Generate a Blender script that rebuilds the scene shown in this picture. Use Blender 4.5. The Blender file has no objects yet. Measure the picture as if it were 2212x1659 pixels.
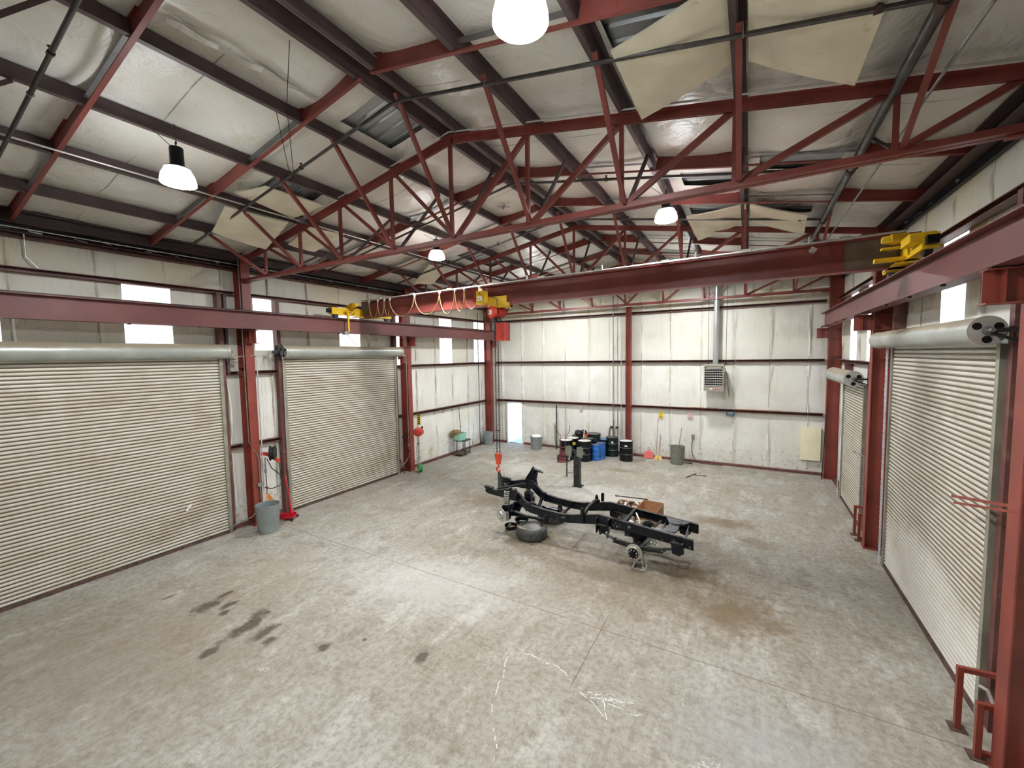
import bpy, math, random
from mathutils import Vector, Matrix, noise
random.seed(7)
SC = bpy.context.scene
COL = SC.collection
PI = math.pi
V = Vector

# ------------------------------------------------------------------ helpers
def link(o):
    COL.objects.link(o)
    return o

def root_of(o):
    while o.parent: o = o.parent
    return o

class MB:
    """collects shapes in world coordinates, then becomes one mesh object"""
    def __init__(s):
        s.v = []; s.f = []; s.mi = []; s.cur = 0
    def add(s, vs, fs):
        b = len(s.v)
        s.v += [tuple(x) for x in vs]
        for f in fs:
            s.f.append(tuple(i + b for i in f)); s.mi.append(s.cur)
        return s
    def box(s, x0, x1, y0, y1, z0, z1):
        vs = [(x, y, z) for x in (x0, x1) for y in (y0, y1) for z in (z0, z1)]
        return s.add(vs, [(0, 1, 3, 2), (4, 6, 7, 5), (0, 4, 5, 1), (2, 3, 7, 6), (0, 2, 6, 4), (1, 5, 7, 3)])
    def cbox(s, c, sx, sy, sz, rz=0.0, rx=0.0, ry=0.0):
        m = Matrix.Rotation(rz, 3, 'Z') @ Matrix.Rotation(ry, 3, 'Y') @ Matrix.Rotation(rx, 3, 'X')
        c = V(c)
        vs = [c + m @ V((x * sx / 2, y * sy / 2, z * sz / 2)) for x in (-1, 1) for y in (-1, 1) for z in (-1, 1)]
        return s.add(vs, [(0, 1, 3, 2), (4, 6, 7, 5), (0, 4, 5, 1), (2, 3, 7, 6), (0, 2, 6, 4), (1, 5, 7, 3)])
    def sweep(s, sec, p0, p1, up=(0, 0, 1)):
        p0, p1, up = V(p0), V(p1), V(up)
        d = (p1 - p0).normalized(); side = d.cross(up).normalized(); u = side.cross(d).normalized()
        n = len(sec)
        vs = [p + side * a + u * b for p in (p0, p1) for a, b in sec]
        fs = [(i, (i + 1) % n, n + (i + 1) % n, n + i) for i in range(n)]
        fs += [tuple(range(n))[::-1], tuple(range(n, 2 * n))]
        return s.add(vs, fs)
    def bar(s, p0, p1, w, h, up=(0, 0, 1)):
        return s.sweep([(-w / 2, -h / 2), (w / 2, -h / 2), (w / 2, h / 2), (-w / 2, h / 2)], p0, p1, up)
    def tube(s, pts, r, n=8, closed=False, cap=True):
        pts = [V(p) for p in pts]
        m = len(pts); rings = []; prev = None
        for i, p in enumerate(pts):
            if closed: d = pts[(i + 1) % m] - pts[i - 1]
            elif i == 0: d = pts[1] - p
            elif i == m - 1: d = p - pts[i - 1]
            else: d = (pts[i + 1] - p).normalized() + (p - pts[i - 1]).normalized()
            if d.length < 1e-9: d = V((0, 0, 1))
            d.normalize()
            if prev is None:
                a = V((0, 0, 1)) if abs(d.z) < .9 else V((1, 0, 0))
                x = d.cross(a).normalized()
            else:
                x = (prev - d * prev.dot(d))
                x = x.normalized() if x.length > 1e-6 else d.orthogonal().normalized()
            prev = x; y = d.cross(x)
            rr = r[i] if isinstance(r, (list, tuple)) else r
            rings.append([p + (x * math.cos(2 * PI * k / n) + y * math.sin(2 * PI * k / n)) * rr for k in range(n)])
        vs = [q for g in rings for q in g]
        fs = []
        for i in range(m if closed else m - 1):
            j = (i + 1) % m
            for k in range(n):
                fs.append((i * n + k, i * n + (k + 1) % n, j * n + (k + 1) % n, j * n + k))
        if cap and not closed:
            fs += [tuple(range(n))[::-1], tuple(range((m - 1) * n, m * n))]
        return s.add(vs, fs)
    def cyl(s, p0, p1, r0, r1=None, n=20):
        return s.tube([p0, p1], [r0, r0 if r1 is None else r1], n)
    def lathe(s, prof, c, axis=(0, 0, 1), n=28, sx=1.0, sy=1.0):
        """prof: list of (radius, height along axis)"""
        a = V(axis).normalized(); x = a.orthogonal().normalized()
        if abs(a.z) > .99: x = V((1, 0, 0))
        y = a.cross(x); c = V(c); vs = []; fs = []
        for r, h in prof:
            for k in range(n):
                t = 2 * PI * k / n
                vs.append(c + a * h + x * (math.cos(t) * r * sx) + y * (math.sin(t) * r * sy))
        for i in range(len(prof) - 1):
            for k in range(n):
                fs.append((i * n + k, i * n + (k + 1) % n, (i + 1) * n + (k + 1) % n, (i + 1) * n + k))
        if prof[0][0] > 1e-4: fs.append(tuple(range(n))[::-1])
        if prof[-1][0] > 1e-4: fs.append(tuple(range((len(prof) - 1) * n, len(prof) * n)))
        return s.add(vs, fs)
    def prism(s, poly, d):
        """poly: list of 3D points (planar), extruded by vector d"""
        poly = [V(p) for p in poly]; d = V(d); n = len(poly)
        vs = poly + [p + d for p in poly]
        fs = [tuple(range(n))[::-1], tuple(range(n, 2 * n))] + [(i, (i + 1) % n, n + (i + 1) % n, n + i) for i in range(n)]
        return s.add(vs, fs)
    def torus(s, c, axis, R, r, n=24, m=8):
        a = V(axis).normalized(); x = a.orthogonal().normalized(); y = a.cross(x)
        return s.tube([V(c) + (x * math.cos(2 * PI * k / n) + y * math.sin(2 * PI * k / n)) * R for k in range(n)], r, m, closed=True)
    def blob(s, c, sx, sy, sz, amp=.15, fr=3.0, n=14, m=9, seed=0.0):
        c = V(c); vs = []; fs = []
        for i in range(m + 1):
            th = PI * i / m
            for k in range(n):
                ph = 2 * PI * k / n
                q = V((math.sin(th) * math.cos(ph), math.sin(th) * math.sin(ph), math.cos(th)))
                g = 1 + amp * noise.noise(q * fr + V((seed, seed * 2.1, 0)))
                vs.append(c + V((q.x * sx * g, q.y * sy * g, q.z * sz * g)))
        for i in range(m):
            for k in range(n):
                fs.append((i * n + k, (i + 1) * n + k, (i + 1) * n + (k + 1) % n, i * n + (k + 1) % n))
        return s.add(vs, fs)
    def grid(s, us, vs_, fn, skip=None):
        nv = len(vs_); vv = [fn(u, v) for u in us for v in vs_]; fs = []
        for i in range(len(us) - 1):
            for j in range(nv - 1):
                if skip and skip((us[i] + us[i + 1]) / 2, (vs_[j] + vs_[j + 1]) / 2): continue
                fs.append((i * nv + j, (i + 1) * nv + j, (i + 1) * nv + j + 1, i * nv + j + 1))
        return s.add(vv, fs)
    def chain(s, p0, p1, pitch=.035, R=.016, r=.0045):
        p0, p1 = V(p0), V(p1); d = p1 - p0; L = d.length; d.normalize()
        x = d.orthogonal().normalized(); y = d.cross(x); n = max(2, int(L / pitch))
        for i in range(n):
            c = p0 + d * (L * (i + .5) / n); w = x if i % 2 else y
            pts = [c + d * (math.sin(2 * PI * k / 8) * pitch * .72) + w * (math.cos(2 * PI * k / 8) * R) for k in range(8)]
            s.tube(pts, r, 4, closed=True)
        return s
    def build(s, name, mat, parent=None, smooth=True, label=None, loc=None, angle=35, kind=None):
        org = V((0, 0, 0))
        if parent is not None: org = root_of(parent).location.copy()
        elif loc is not None: org = V(loc)
        me = bpy.data.meshes.new(name)
        me.from_pydata([tuple(V(q) - org) for q in s.v], [], s.f)
        for m in (mat if isinstance(mat, (list, tuple)) else [mat]): me.materials.append(m)
        me.polygons.foreach_set('material_index', s.mi)
        me.validate(); me.update()
        # consistent outward normals
        import bmesh
        bm = bmesh.new(); bm.from_mesh(me); bmesh.ops.recalc_face_normals(bm, faces=bm.faces); bm.to_mesh(me); bm.free()
        if smooth:
            me.polygons.foreach_set('use_smooth', [True] * len(me.polygons))
            me.set_sharp_from_angle(angle=math.radians(angle))
        o = link(bpy.data.objects.new(name, me))
        if parent is not None: o.parent = parent
        else: o.location = org
        if label: o['label'] = label
        if kind: o['kind'] = kind
        return o

def tag(o, label, cat, group=None):
    o['label'] = label; o['category'] = cat; o['kind'] = 'thing'
    if group: o['group'] = group
    return o

def T(name, label, cat, loc, group=None):
    o = link(bpy.data.objects.new(name, None)); o.empty_display_size = .2; o.location = loc
    return tag(o, label, cat, group)

def S(name, m, mat, label, cat, group=None, loc=None, **kw):
    if loc is None:
        xs = [q[0] for q in m.v]; ys = [q[1] for q in m.v]; zs = [q[2] for q in m.v]
        loc = ((min(xs) + max(xs)) / 2, (min(ys) + max(ys)) / 2, min(zs))
    return tag(m.build(name, mat, None, loc=loc, **kw), label, cat, group)

def struct(name, m, mat, parent=None, **kw):
    o = m.build(name, mat, parent, **kw)
    if parent is None: o['kind'] = 'structure'
    return o

def dup(r, loc, rz=None, label=None):
    def cp(o, par):
        c = o.copy(); COL.objects.link(c)
        if par is not None: c.parent = par
        for ch in o.children: cp(ch, c)
        return c
    c = cp(r, None); c.location = loc
    if rz is not None: c.rotation_euler = (0, 0, rz)
    if label: c['label'] = label
    return c

def isec(w, h, tf, tw):
    a, b = w / 2, h / 2
    return [(-a, -b), (a, -b), (a, -b + tf), (tw / 2, -b + tf), (tw / 2, b - tf), (a, b - tf), (a, b), (-a, b), (-a, b - tf), (-tw / 2, b - tf), (-tw / 2, -b + tf), (-a, -b + tf)]
def csec(w, h, t):   # channel, web on -side
    a, b = w / 2, h / 2
    return [(-a, -b), (a, -b), (a, -b + t), (-a + t, -b + t), (-a + t, b - t), (a, b - t), (a, b), (-a, b)]
def zsec(w, h, t):
    b = h / 2
    return [(-t / 2, -b), (w, -b), (w, -b + t), (t / 2, -b + t), (t / 2, b), (-w, b), (-w, b - t), (-t / 2, b - t)]
def asec(w, h, t):
    return [(0, 0), (w, 0), (w, t), (t, t), (t, h), (0, h)]

# ------------------------------------------------------------------ materials
class NT:
    def __init__(s, name):
        s.m = bpy.data.materials.new(name); s.m.use_nodes = True
        s.t = s.m.node_tree; s.t.nodes.clear()
        s.out = s.n('ShaderNodeOutputMaterial'); s.p = s.n('ShaderNodeBsdfPrincipled')
        s.t.links.new(s.p.outputs[0], s.out.inputs[0])
        s.co = s.n('ShaderNodeTexCoord').outputs['Object']
    def n(s, k): return s.t.nodes.new(k)
    def set(s, sock, v):
        if hasattr(v, 'links') or isinstance(v, bpy.types.NodeSocket): s.t.links.new(v, sock)
        else: sock.default_value = v
    def math(s, op, a, b=0.0, c=None, clamp=False):
        k = s.n('ShaderNodeMath'); k.operation = op; k.use_clamp = clamp
        s.set(k.inputs[0], a); s.set(k.inputs[1], b)
        if c is not None: s.set(k.inputs[2], c)
        return k.outputs[0]
    def noise(s, scale, detail=4, rough=.55, vec=None, dist=0.0):
        k = s.n('ShaderNodeTexNoise'); k.inputs['Scale'].default_value = scale
        k.inputs['Detail'].default_value = detail; k.inputs['Roughness'].default_value = rough
        k.inputs['Distortion'].default_value = dist
        s.set(k.inputs['Vector'], vec if vec is not None else s.co)
        return k.outputs['Fac']
    def ramp(s, f, a, b):
        k = s.n('ShaderNodeMapRange'); k.interpolation_type = 'SMOOTHSTEP'
        s.set(k.inputs[0], f); k.inputs[1].default_value = a; k.inputs[2].default_value = b
        return k.outputs[0]
    def scale(s, v, vec=None, rot=(0, 0, 0), loc=(0, 0, 0)):
        k = s.n('ShaderNodeMapping'); k.inputs['Scale'].default_value = v; k.inputs['Rotation'].default_value = rot; k.inputs['Location'].default_value = loc
        s.set(k.inputs['Vector'], vec if vec is not None else s.co)
        return k.outputs[0]
    def mix(s, f, a, b, mode='MIX'):
        k = s.n('ShaderNodeMix'); k.data_type = 'RGBA'; k.blend_type = mode
        s.set(k.inputs[0], f)
        for i, c in ((6, a), (7, b)):
            s.set(k.inputs[i], (*c, 1) if isinstance(c, tuple) and len(c) == 3 else c)
        return k.outputs[2]
    def xyz(s, vec=None):
        k = s.n('ShaderNodeSeparateXYZ'); s.set(k.inputs[0], vec if vec is not None else s.co)
        return k.outputs
    def bump(s, h, strength=.3, dist=.01):
        k = s.n('ShaderNodeBump'); k.inputs['Strength'].default_value = strength; k.inputs['Distance'].default_value = dist
        s.set(k.inputs['Height'], h); s.t.links.new(k.outputs[0], s.p.inputs['Normal'])
    def done(s, col, rough=.5, metal=0.0, spec=None):
        s.set(s.p.inputs['Base Color'], (*col, 1) if isinstance(col, tuple) else col)
        s.set(s.p.inputs['Roughness'], rough); s.set(s.p.inputs['Metallic'], metal)
        if spec is not None: s.p.inputs['Specular IOR Level'].default_value = spec
        return s.m

def paint(name, col, rough=.45, metal=0.0, var=.18, scale=3.0, dirt=None, dirt_at=(.6, .75), bump=0.0, bscale=60, spec=None):
    t = NT(name)
    f = t.noise(scale, 5)
    c = t.mix(t.ramp(f, .3, .7), tuple(x * (1 - var) for x in col), tuple(min(1, x * (1 + var)) for x in col))
    if dirt:
        c = t.mix(t.ramp(t.noise(scale * 2.3, 6, .65), *dirt_at), c, dirt)
    if bump: t.bump(t.noise(bscale, 3), bump, .004)
    return t.done(c, rough, metal, spec)

M = {}
M['red'] = paint('red_oxide_steel', (.245, .056, .045), .42, var=.16, scale=1.5, dirt=(.16, .05, .04), dirt_at=(.62, .8), bump=.05)
M['redcol'] = paint('red_oxide_column', (.25, .050, .034), .42, var=.2, scale=1.2, dirt=(.16, .035, .025), dirt_at=(.6, .78))
M['runway'] = paint('runway_paint', (.165, .054, .049), .5, var=.14, scale=1.0, dirt=(.13, .05, .045), dirt_at=(.6, .8))
M['purlin'] = paint('dark_primer_steel', (.098, .064, .062), .5, var=.2, scale=2.0, dirt=(.15, .10, .09), dirt_at=(.62, .8))
M['girt'] = paint('brown_primer_girt', (.135, .050, .040), .5, var=.25, scale=2.0, dirt=(.22, .13, .10), dirt_at=(.55, .75))
M['grey'] = paint('dull_grey_steel', (.30, .30, .28), .45, .6, var=.2, scale=4)
M['pipe'] = paint('dark_pipe', (.10, .09, .085), .35, .7, var=.25, scale=5, dirt=(.22, .17, .13), dirt_at=(.6, .75))
M['conduit'] = paint('conduit', (.62, .60, .56), .35, .5, var=.1, scale=6)
M['galv'] = paint('galvanised', (.37, .42, .42), .42, .55, var=.08, scale=5, dirt=(.30, .33, .33), dirt_at=(.5, .75))
M['galvold'] = paint('galvanised_old', (.27, .29, .23), .5, .4, var=.12, scale=5, dirt=(.19, .19, .15), dirt_at=(.5, .75))
M['flue'] = paint('bright_flue', (.50, .51, .50), .34, .7, var=.06, scale=3)
M['yellow'] = paint('crane_yellow', (.80, .50, .015), .4, var=.08, scale=4, dirt=(.45, .27, .03), dirt_at=(.66, .8))
M['hoistred'] = paint('hoist_red', (.62, .055, .035), .35, var=.12, scale=5)
M['orangered'] = paint('hook_red', (.72, .075, .03), .4, var=.1)
M['jackred'] = paint('jack_red', (.52, .012, .028), .3, var=.1)
M['black'] = paint('black_satin', (.008, .009, .010), .32, var=.25, scale=4, spec=.3)
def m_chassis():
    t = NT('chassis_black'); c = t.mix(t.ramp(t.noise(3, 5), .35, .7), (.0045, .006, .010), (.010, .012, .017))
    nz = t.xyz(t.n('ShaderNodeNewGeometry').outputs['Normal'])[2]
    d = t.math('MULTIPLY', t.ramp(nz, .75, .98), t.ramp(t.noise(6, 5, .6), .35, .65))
    c = t.mix(t.math('MULTIPLY', d, .7), c, (.13, .115, .095))  # dusty pale tone on up-facing faces, doubling as a painted rail-top highlight
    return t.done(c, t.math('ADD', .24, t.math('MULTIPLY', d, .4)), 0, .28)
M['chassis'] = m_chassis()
M['greymetal'] = paint('satin_grey', (.085, .09, .10), .3, .2, var=.3, scale=6)
M['darksteel'] = paint('dark_steel', (.036, .038, .036), .42, .2, var=.25, scale=4, spec=.35)
M['rust'] = paint('rusty', (.10, .06, .045), .7, .2, var=.4, scale=12)
M['foil'] = paint('torn_foil', (.76, .74, .67), .35, .1, var=.1, scale=6, bump=.6, bscale=9)
M['endweb'] = paint('weathered_plate', (.17, .135, .105), .6, .1, var=.15, scale=3)
M['rotor'] = paint('bare_cast_steel', (.62, .62, .56), .32, .75, var=.15, scale=9, dirt=(.30, .24, .15), dirt_at=(.6, .75))
M['chrome'] = paint('alloy', (.66, .66, .66), .28, .55, var=.1, scale=8)
M['rubber'] = paint('tyre_rubber', (.072, .070, .064), .75, var=.2, scale=6, dirt=(.16, .15, .13), dirt_at=(.52, .7), bump=.2, bscale=40)
M['chainm'] = paint('dark_chain', (.035, .033, .03), .4, .6, var=.2)
M['strap'] = paint('webbing', (.045, .047, .035), .8, var=.2, scale=20)
M['cable'] = paint('festoon_cable', (.30, .185, .085), .55, var=.12, scale=5)
M['blackcable'] = paint('black_cable', (.02, .02, .02), .5)
M['white'] = paint('white_label', (.85, .85, .82), .5, var=.04)
M['orange'] = paint('orange_cord', (.85, .28, .05), .6, var=.15, scale=15)
M['teal'] = paint('teal_plastic', (.30, .62, .47), .4, var=.06)
M['bluedrum'] = paint('blue_drum', (.025, .14, .48), .38, var=.2, scale=6, dirt=(.12, .22, .42), dirt_at=(.6, .7))
M['bluelid'] = paint('blue_lid', (.05, .17, .42), .4, var=.2, scale=6)
M['blackdrum'] = paint('black_drum', (.006, .008, .009), .26, var=.3, scale=5, dirt=(.03, .027, .024), dirt_at=(.66, .78), spec=.3)
M['greendrum'] = paint('green_black_drum', (.009, .020, .017), .32, var=.25, scale=5, spec=.3)
M['lidlight'] = paint('pale_drum_lid', (.66, .62, .57), .5, var=.14, scale=7, dirt=(.35, .28, .22), dirt_at=(.58, .72))
M['liddark'] = paint('dark_drum_lid', (.10, .085, .07), .5, var=.3, scale=7, dirt=(.24, .19, .14), dirt_at=(.52, .7))
M['ring'] = paint('drum_ring', (.22, .22, .21), .4, .3, var=.2, scale=9)
M['card'] = paint('cardboard', (.47, .25, .125), .8, var=.12, scale=5)
M['truckred'] = paint('hand_truck_red', (.17, .042, .048), .45, var=.25, scale=8)
M['pinkred'] = paint('dustpan_red', (.68, .13, .12), .5, var=.1)
M['wood'] = paint('old_wood', (.38, .20, .10), .7, var=.25, scale=10)
M['straw'] = paint('broom_straw', (.72, .52, .16), .8, var=.2, scale=30)
M['purple'] = paint('purple_handle', (.16, .13, .32), .5)
M['foam'] = paint('foam_board', (.80, .74, .57), .8, var=.10, scale=1.6, dirt=(.66, .56, .36), dirt_at=(.6, .8))
M['foamy'] = paint('yellow_foam', (.92, .86, .60), .8, var=.05, scale=2.0)
M['heater'] = paint('heater_tan', (.30, .275, .225), .45, var=.08)
M['signyellow'] = paint('sign_yellow', (.78, .58, .04), .5, var=.1, scale=20)
M['signblue'] = paint('sign_blue', (.05, .12, .17), .5, var=.1)
M['signpink'] = paint('sign_faded', (.66, .50, .44), .6, var=.06)
M['drumyellow'] = paint('drum_label_yellow', (.80, .75, .05), .5)
M['burlap'] = paint('brown_sack', (.23, .16, .08), .8, var=.3, scale=8)
M['bagblack'] = paint('black_bag', (.022, .022, .024), .25, var=.3, scale=6)
M['green'] = paint('green_plastic', (.02, .30, .09), .4, var=.1)
def m_hood():
    t = NT('door_hood'); c = t.mix(t.ramp(t.noise(2.5, 5), .35, .7), (.36, .38, .34), (.45, .46, .41))
    g = t.n('ShaderNodeNewGeometry'); nz = t.xyz(g.outputs['Normal'])[2]
    d = t.ramp(t.math('ADD', nz, t.math('MULTIPLY', t.math('SUBTRACT', t.noise(3, 5), .5), .5)), .25, .6)
    c = t.mix(t.math('MULTIPLY', d, .75), c, (.33, .25, .15))
    return t.done(c, t.math('ADD', .35, t.math('MULTIPLY', d, .4)), .2)
M['hood'] = m_hood()
M['guide'] = paint('door_guide', (.30, .29, .23), .45, .2, var=.18, scale=3)
M['endplate'] = paint('hood_end_plate', (.55, .55, .50), .35, .4, var=.1)
M['rag'] = paint('tan_rag', (.55, .47, .36), .8, var=.2, scale=10)
M['deck'] = paint('galvalume_deck', (.46, .48, .48), .4, .35, var=.12, scale=2, dirt=(.26, .23, .20), dirt_at=(.6, .75))
M['leakchain'] = paint('daylight_leak_chain', (.80, .83, .88), .3, .2, var=.1)  # near-white colour stands for daylight leaking along the door edges
M['whitetrim'] = paint('white_trim', (.76, .75, .71), .5, var=.06)

def m_wall(name, axis):
    t = NT(name); x, y, z = t.xyz()
    u = x if axis == 'x' else y
    base = t.mix(t.ramp(t.noise(.8, 4), .35, .7), (.735, .72, .635), (.83, .82, .765))
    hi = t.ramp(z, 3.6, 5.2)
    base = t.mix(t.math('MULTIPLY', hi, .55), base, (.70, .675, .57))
    base = t.mix(t.math('MULTIPLY', t.ramp(z, 6.45, 6.6), t.math('MULTIPLY', t.ramp(t.noise(.6, 4), .42, .6), .7)), base, (.74, .67, .47))
    st = t.noise(1.0, 4, .65, vec=t.scale((9, 9, .8)))
    base = t.mix(t.math('MULTIPLY', t.ramp(st, .55, .76), .42), base, (.50, .43, .31))
    low = t.ramp(z, 1.6, .1)
    scuff = t.noise(7, 4, .75)
    base = t.mix(t.math('MULTIPLY', t.math('MULTIPLY', t.ramp(scuff, .54, .66), low), .8), base, (.31, .25, .17))
    blot = t.noise(.9, 4, .7, vec=t.scale((1, 1, 1), loc=(4.7, 2.2, 0)))
    base = t.mix(t.math('MULTIPLY', t.math('MULTIPLY', t.ramp(blot, .58, .72), low), .75), base, (.52, .37, .20))
    sp = t.noise(22, 3, .6)
    base = t.mix(t.math('MULTIPLY', t.ramp(sp, .68, .74), .5), base, (.34, .28, .20))
    off = .53 if axis == 'x' else .33
    wob = t.math('MULTIPLY', t.noise(1.5, 3), .05)
    fr = t.math('PINGPONG', t.math('ADD', t.math('ADD', u, off), wob), .615)
    gate = t.ramp(t.noise(1.7, 4), .40, .55)
    seam = t.math('MULTIPLY', t.ramp(fr, .022, .006), gate)
    soft = t.math('MULTIPLY', t.ramp(fr, .12, .02), t.ramp(t.noise(1.1, 4, .6), .48, .68))
    base = t.mix(t.math('MULTIPLY', soft, .36), base, (.50, .41, .26))
    base = t.mix(t.math('MULTIPLY', seam, .6), base, (.26, .20, .12))
    cr = t.noise(3.2, 4, .6, vec=t.scale((3.0, 3.0, .8)), dist=.8)
    t.bump(cr, .45, .03)
    return t.done(base, .42, 0, .35)
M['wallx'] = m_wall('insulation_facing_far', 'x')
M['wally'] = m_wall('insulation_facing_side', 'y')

def m_ceiling():
    t = NT('roof_insulation'); x, y, z = t.xyz()
    base = t.mix(t.ramp(t.noise(.55, 4), .35, .68), (.72, .695, .615), (.85, .84, .80))
    base = t.mix(t.math('MULTIPLY', t.ramp(t.noise(1.1, 4, .65), .52, .72), .5), base, (.60, .52, .36))
    fr = t.math('PINGPONG', t.math('ADD', t.math('ADD', y, 1.0), t.math('MULTIPLY', t.noise(.8, 2), .12)), 1.03)
    base = t.mix(t.math('MULTIPLY', t.math('MULTIPLY', t.ramp(fr, .016, .005), t.ramp(t.noise(.7, 3), .42, .55)), .75), base, (.20, .17, .14))
    base = t.mix(t.math('MULTIPLY', t.ramp(t.noise(14, 3, .6), .70, .75), .6), base, (.2, .16, .12))
    t.bump(t.noise(1.6, 4, .62, dist=1.2), .6, .07)
    return t.done(base, .35, 0, .45)
M['ceil'] = m_ceiling()
M['strip'] = paint('grey_seam_tape', (.20, .20, .20), .5, .3, var=.15)

def m_floor():
    t = NT('shop_concrete'); x, y, z = t.xyz()
    big = t.noise(.28, 4, .6); mid = t.noise(1.3, 5, .68); fine = t.noise(11, 5, .75); grit = t.noise(30, 4, .7)
    c = t.mix(t.ramp(big, .35, .66), (.285, .250, .195), (.36, .338, .295))
    mid2 = t.noise(1.5, 6, .74, vec=t.scale((1.25, .6, 1), rot=(0, 0, .1)))
    c = t.mix(t.math('MULTIPLY', t.ramp(mid2, .48, .66), .7), c, (.49, .465, .41))          # pale scoured zones
    c = t.mix(t.math('MULTIPLY', t.ramp(t.noise(1.9, 4, .7, vec=t.scale((1, 1, 1), loc=(7, 3, 0))), .50, .68), .7), c, (.205, .168, .118))   # brown grime
    # trowel and drag streaks, mostly along the building
    c = t.mix(t.math('MULTIPLY', t.ramp(t.noise(1.6, 4, .72, vec=t.scale((4.5, .6, 1), rot=(0, 0, .06))), .50, .70), .5), c, (.215, .18, .135))
    c = t.mix(t.math('MULTIPLY', t.ramp(t.noise(2.0, 4, .75, vec=t.scale((6.5, .5, 1), rot=(0, 0, -.10), loc=(3, 9, 0))), .60, .72), .5), c, (.56, .54, .50))
    c = t.mix(t.math('MULTIPLY', t.ramp(t.noise(1.7, 4, .75, vec=t.scale((.6, 5.0, 1), rot=(0, 0, .25), loc=(1, 5, 0))), .58, .74), .35), c, (.22, .18, .13))
    c = t.mix(t.math('MULTIPLY', t.ramp(fine, .38, .70), .45), c, (.19, .165, .13))
    c = t.mix(t.math('MULTIPLY', t.ramp(fine, .60, .44), .14), c, (.60, .58, .54))
    c = t.mix(t.math('MULTIPLY', t.ramp(grit, .52, .70), .30), c, (.16, .135, .105))
    warp = t.noise(2.2, 4, .7); warp2 = t.noise(6.5, 4, .7)
    WARP = t.math('ADD', t.math('MULTIPLY', t.math('SUBTRACT', warp, .5), 1.6), t.math('MULTIPLY', t.math('SUBTRACT', warp2, .5), 1.3))
    def spot(c, sx, sy, rx, ry, rot, col, k, lo=1.15, hi=.45, gate=None):
        q = t.n('ShaderNodeMapping'); q.vector_type = 'TEXTURE'; t.set(q.inputs['Vector'], t.co)
        q.inputs['Location'].default_value = (sx, sy, 0); q.inputs['Rotation'].default_value = (0, 0, rot); q.inputs['Scale'].default_value = (rx, ry, 1)
        ln = t.n('ShaderNodeVectorMath'); ln.operation = 'LENGTH'; t.set(ln.inputs[0], q.outputs[0])
        d = t.math('ADD', ln.outputs['Value'], WARP)
        f = t.math('MULTIPLY', t.ramp(d, lo, hi), k)
        return t.mix(f if gate is None else t.math('MULTIPLY', f, gate), c, col)
    speck = t.ramp(t.noise(26, 4, .7), .50, .58)
    oil = (.060, .045, .032); brown = (.165, .115, .062); pale = (.60, .58, .54)
    c = spot(c, -2.2, 8.4, 3.6, 1.7, .12, brown, .55, 1.3, .1)
    c = spot(c, -.15, 8.1, .95, .75, .3, brown, .75, 1.2, .2)
    c = spot(c, -1.1, 9.1, .8, .5, .2, (.12, .085, .05), .75, 1.2, .3)
    c = spot(c, -4.7, 9.1, 1.3, .8, 0, brown, .6, 1.2, .2)
    c = spot(c, -7.2, 10.8, 1.2, .7, .5, brown, .55, 1.2, .2)
    c = spot(c, -.6, 12.4, .9, .45, .1, brown, .7, 1.2, .3)
    c = spot(c, .25, 11.4, .5, .35, .1, brown, .5, 1.2, .3)
    c = spot(c, -4.4, 16.2, .55, .25, .1, brown, .6)
    c = spot(c, -4.0, 12.9, 2.4, 1.1, -.2, pale, .55, 1.3, .2)
    c = spot(c, -5.6, 6.3, 2.2, 1.2, .2, pale, .42, 1.3, .2)
    c = spot(c, -8.2, 14.6, 1.6, .9, -.5, pale, .35, 1.3, .2)
    c = spot(c, .6, 5.2, 1.6, .9, -.3, (.36, .36, .36), .4, 1.3, .2)
    c = spot(c, -8.6, 2.0, 3.6, 2.2, .5, (.20, .165, .12), .6, 1.3, .1)
    c = spot(c, -9.2, 5.0, 1.6, .9, .2, (.30, .25, .19), .4, 1.3, .2)
    for sx, sy, rx, ry, rot in ((-8.88, 3.57, .34, .17, .5), (-8.55, 3.80, .22, .07, .5), (-9.0, 3.98, .2, .06, .45), (-8.35, 3.63, .12, .08, .4),
                                (-7.75, 3.92, .26, .12, .55), (-7.55, 3.62, .55, .14, .55), (-7.12, 3.68, .34, .13, .55), (-6.85, 3.60, .16, .1, .4),
                                (-7.42, 2.97, .18, .10, .5), (-9.9, 3.35, .20, .05, .5), (-5.9, 3.95, .14, .13, 0), (-5.45, 4.4, .06, .05, 0), (-4.35, 4.55, .22, .1, .6)):
        c = spot(c, sx, sy, ry * 1.15, rx * .85, rot - .45, oil, .8, 1.15, .4)
    for sx, sy, rx, ry in ((-1.15, 3.95, .22, .2), (-5.75, 7.35, .35, .18), (-.3, 4.8, .25, .16), (-6.3, 3.2, .12, .05), (-1.55, 5.2, .35, .12), (1.35, 4.75, .18, .1)):
        c = spot(c, sx, sy, rx, ry, .3, (.66, .65, .62), .6, 1.3, .5, speck)
    # saw-cut control joints and cracks
    jw = t.math('MULTIPLY', t.math('SUBTRACT', t.noise(3, 3), .5), .02)
    def joint(c, coord, at, other=None, lim=None, w=.012, k=.7):
        d = t.math('ABSOLUTE', t.math('ADD', t.math('SUBTRACT', coord, at), jw))
        mk = t.ramp(d, w, w * .35)
        if other is not None: mk = t.math('MULTIPLY', mk, t.ramp(t.math('ABSOLUTE', t.math('SUBTRACT', other, lim[0])), lim[1], lim[1] - .15))
        return t.mix(t.math('MULTIPLY', mk, k), c, (.13, .095, .07))
    c = joint(c, y, 6.53); c = joint(c, y, 12.55, k=.5); c = joint(c, x, -2.1, y, (6.05, 1.0)); c = joint(c, x, -6.1, y, (15.0, 2.4), .02, .6)
    c = joint(c, x, -8.6, y, (15.9, 1.6), .012, .5)
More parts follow.
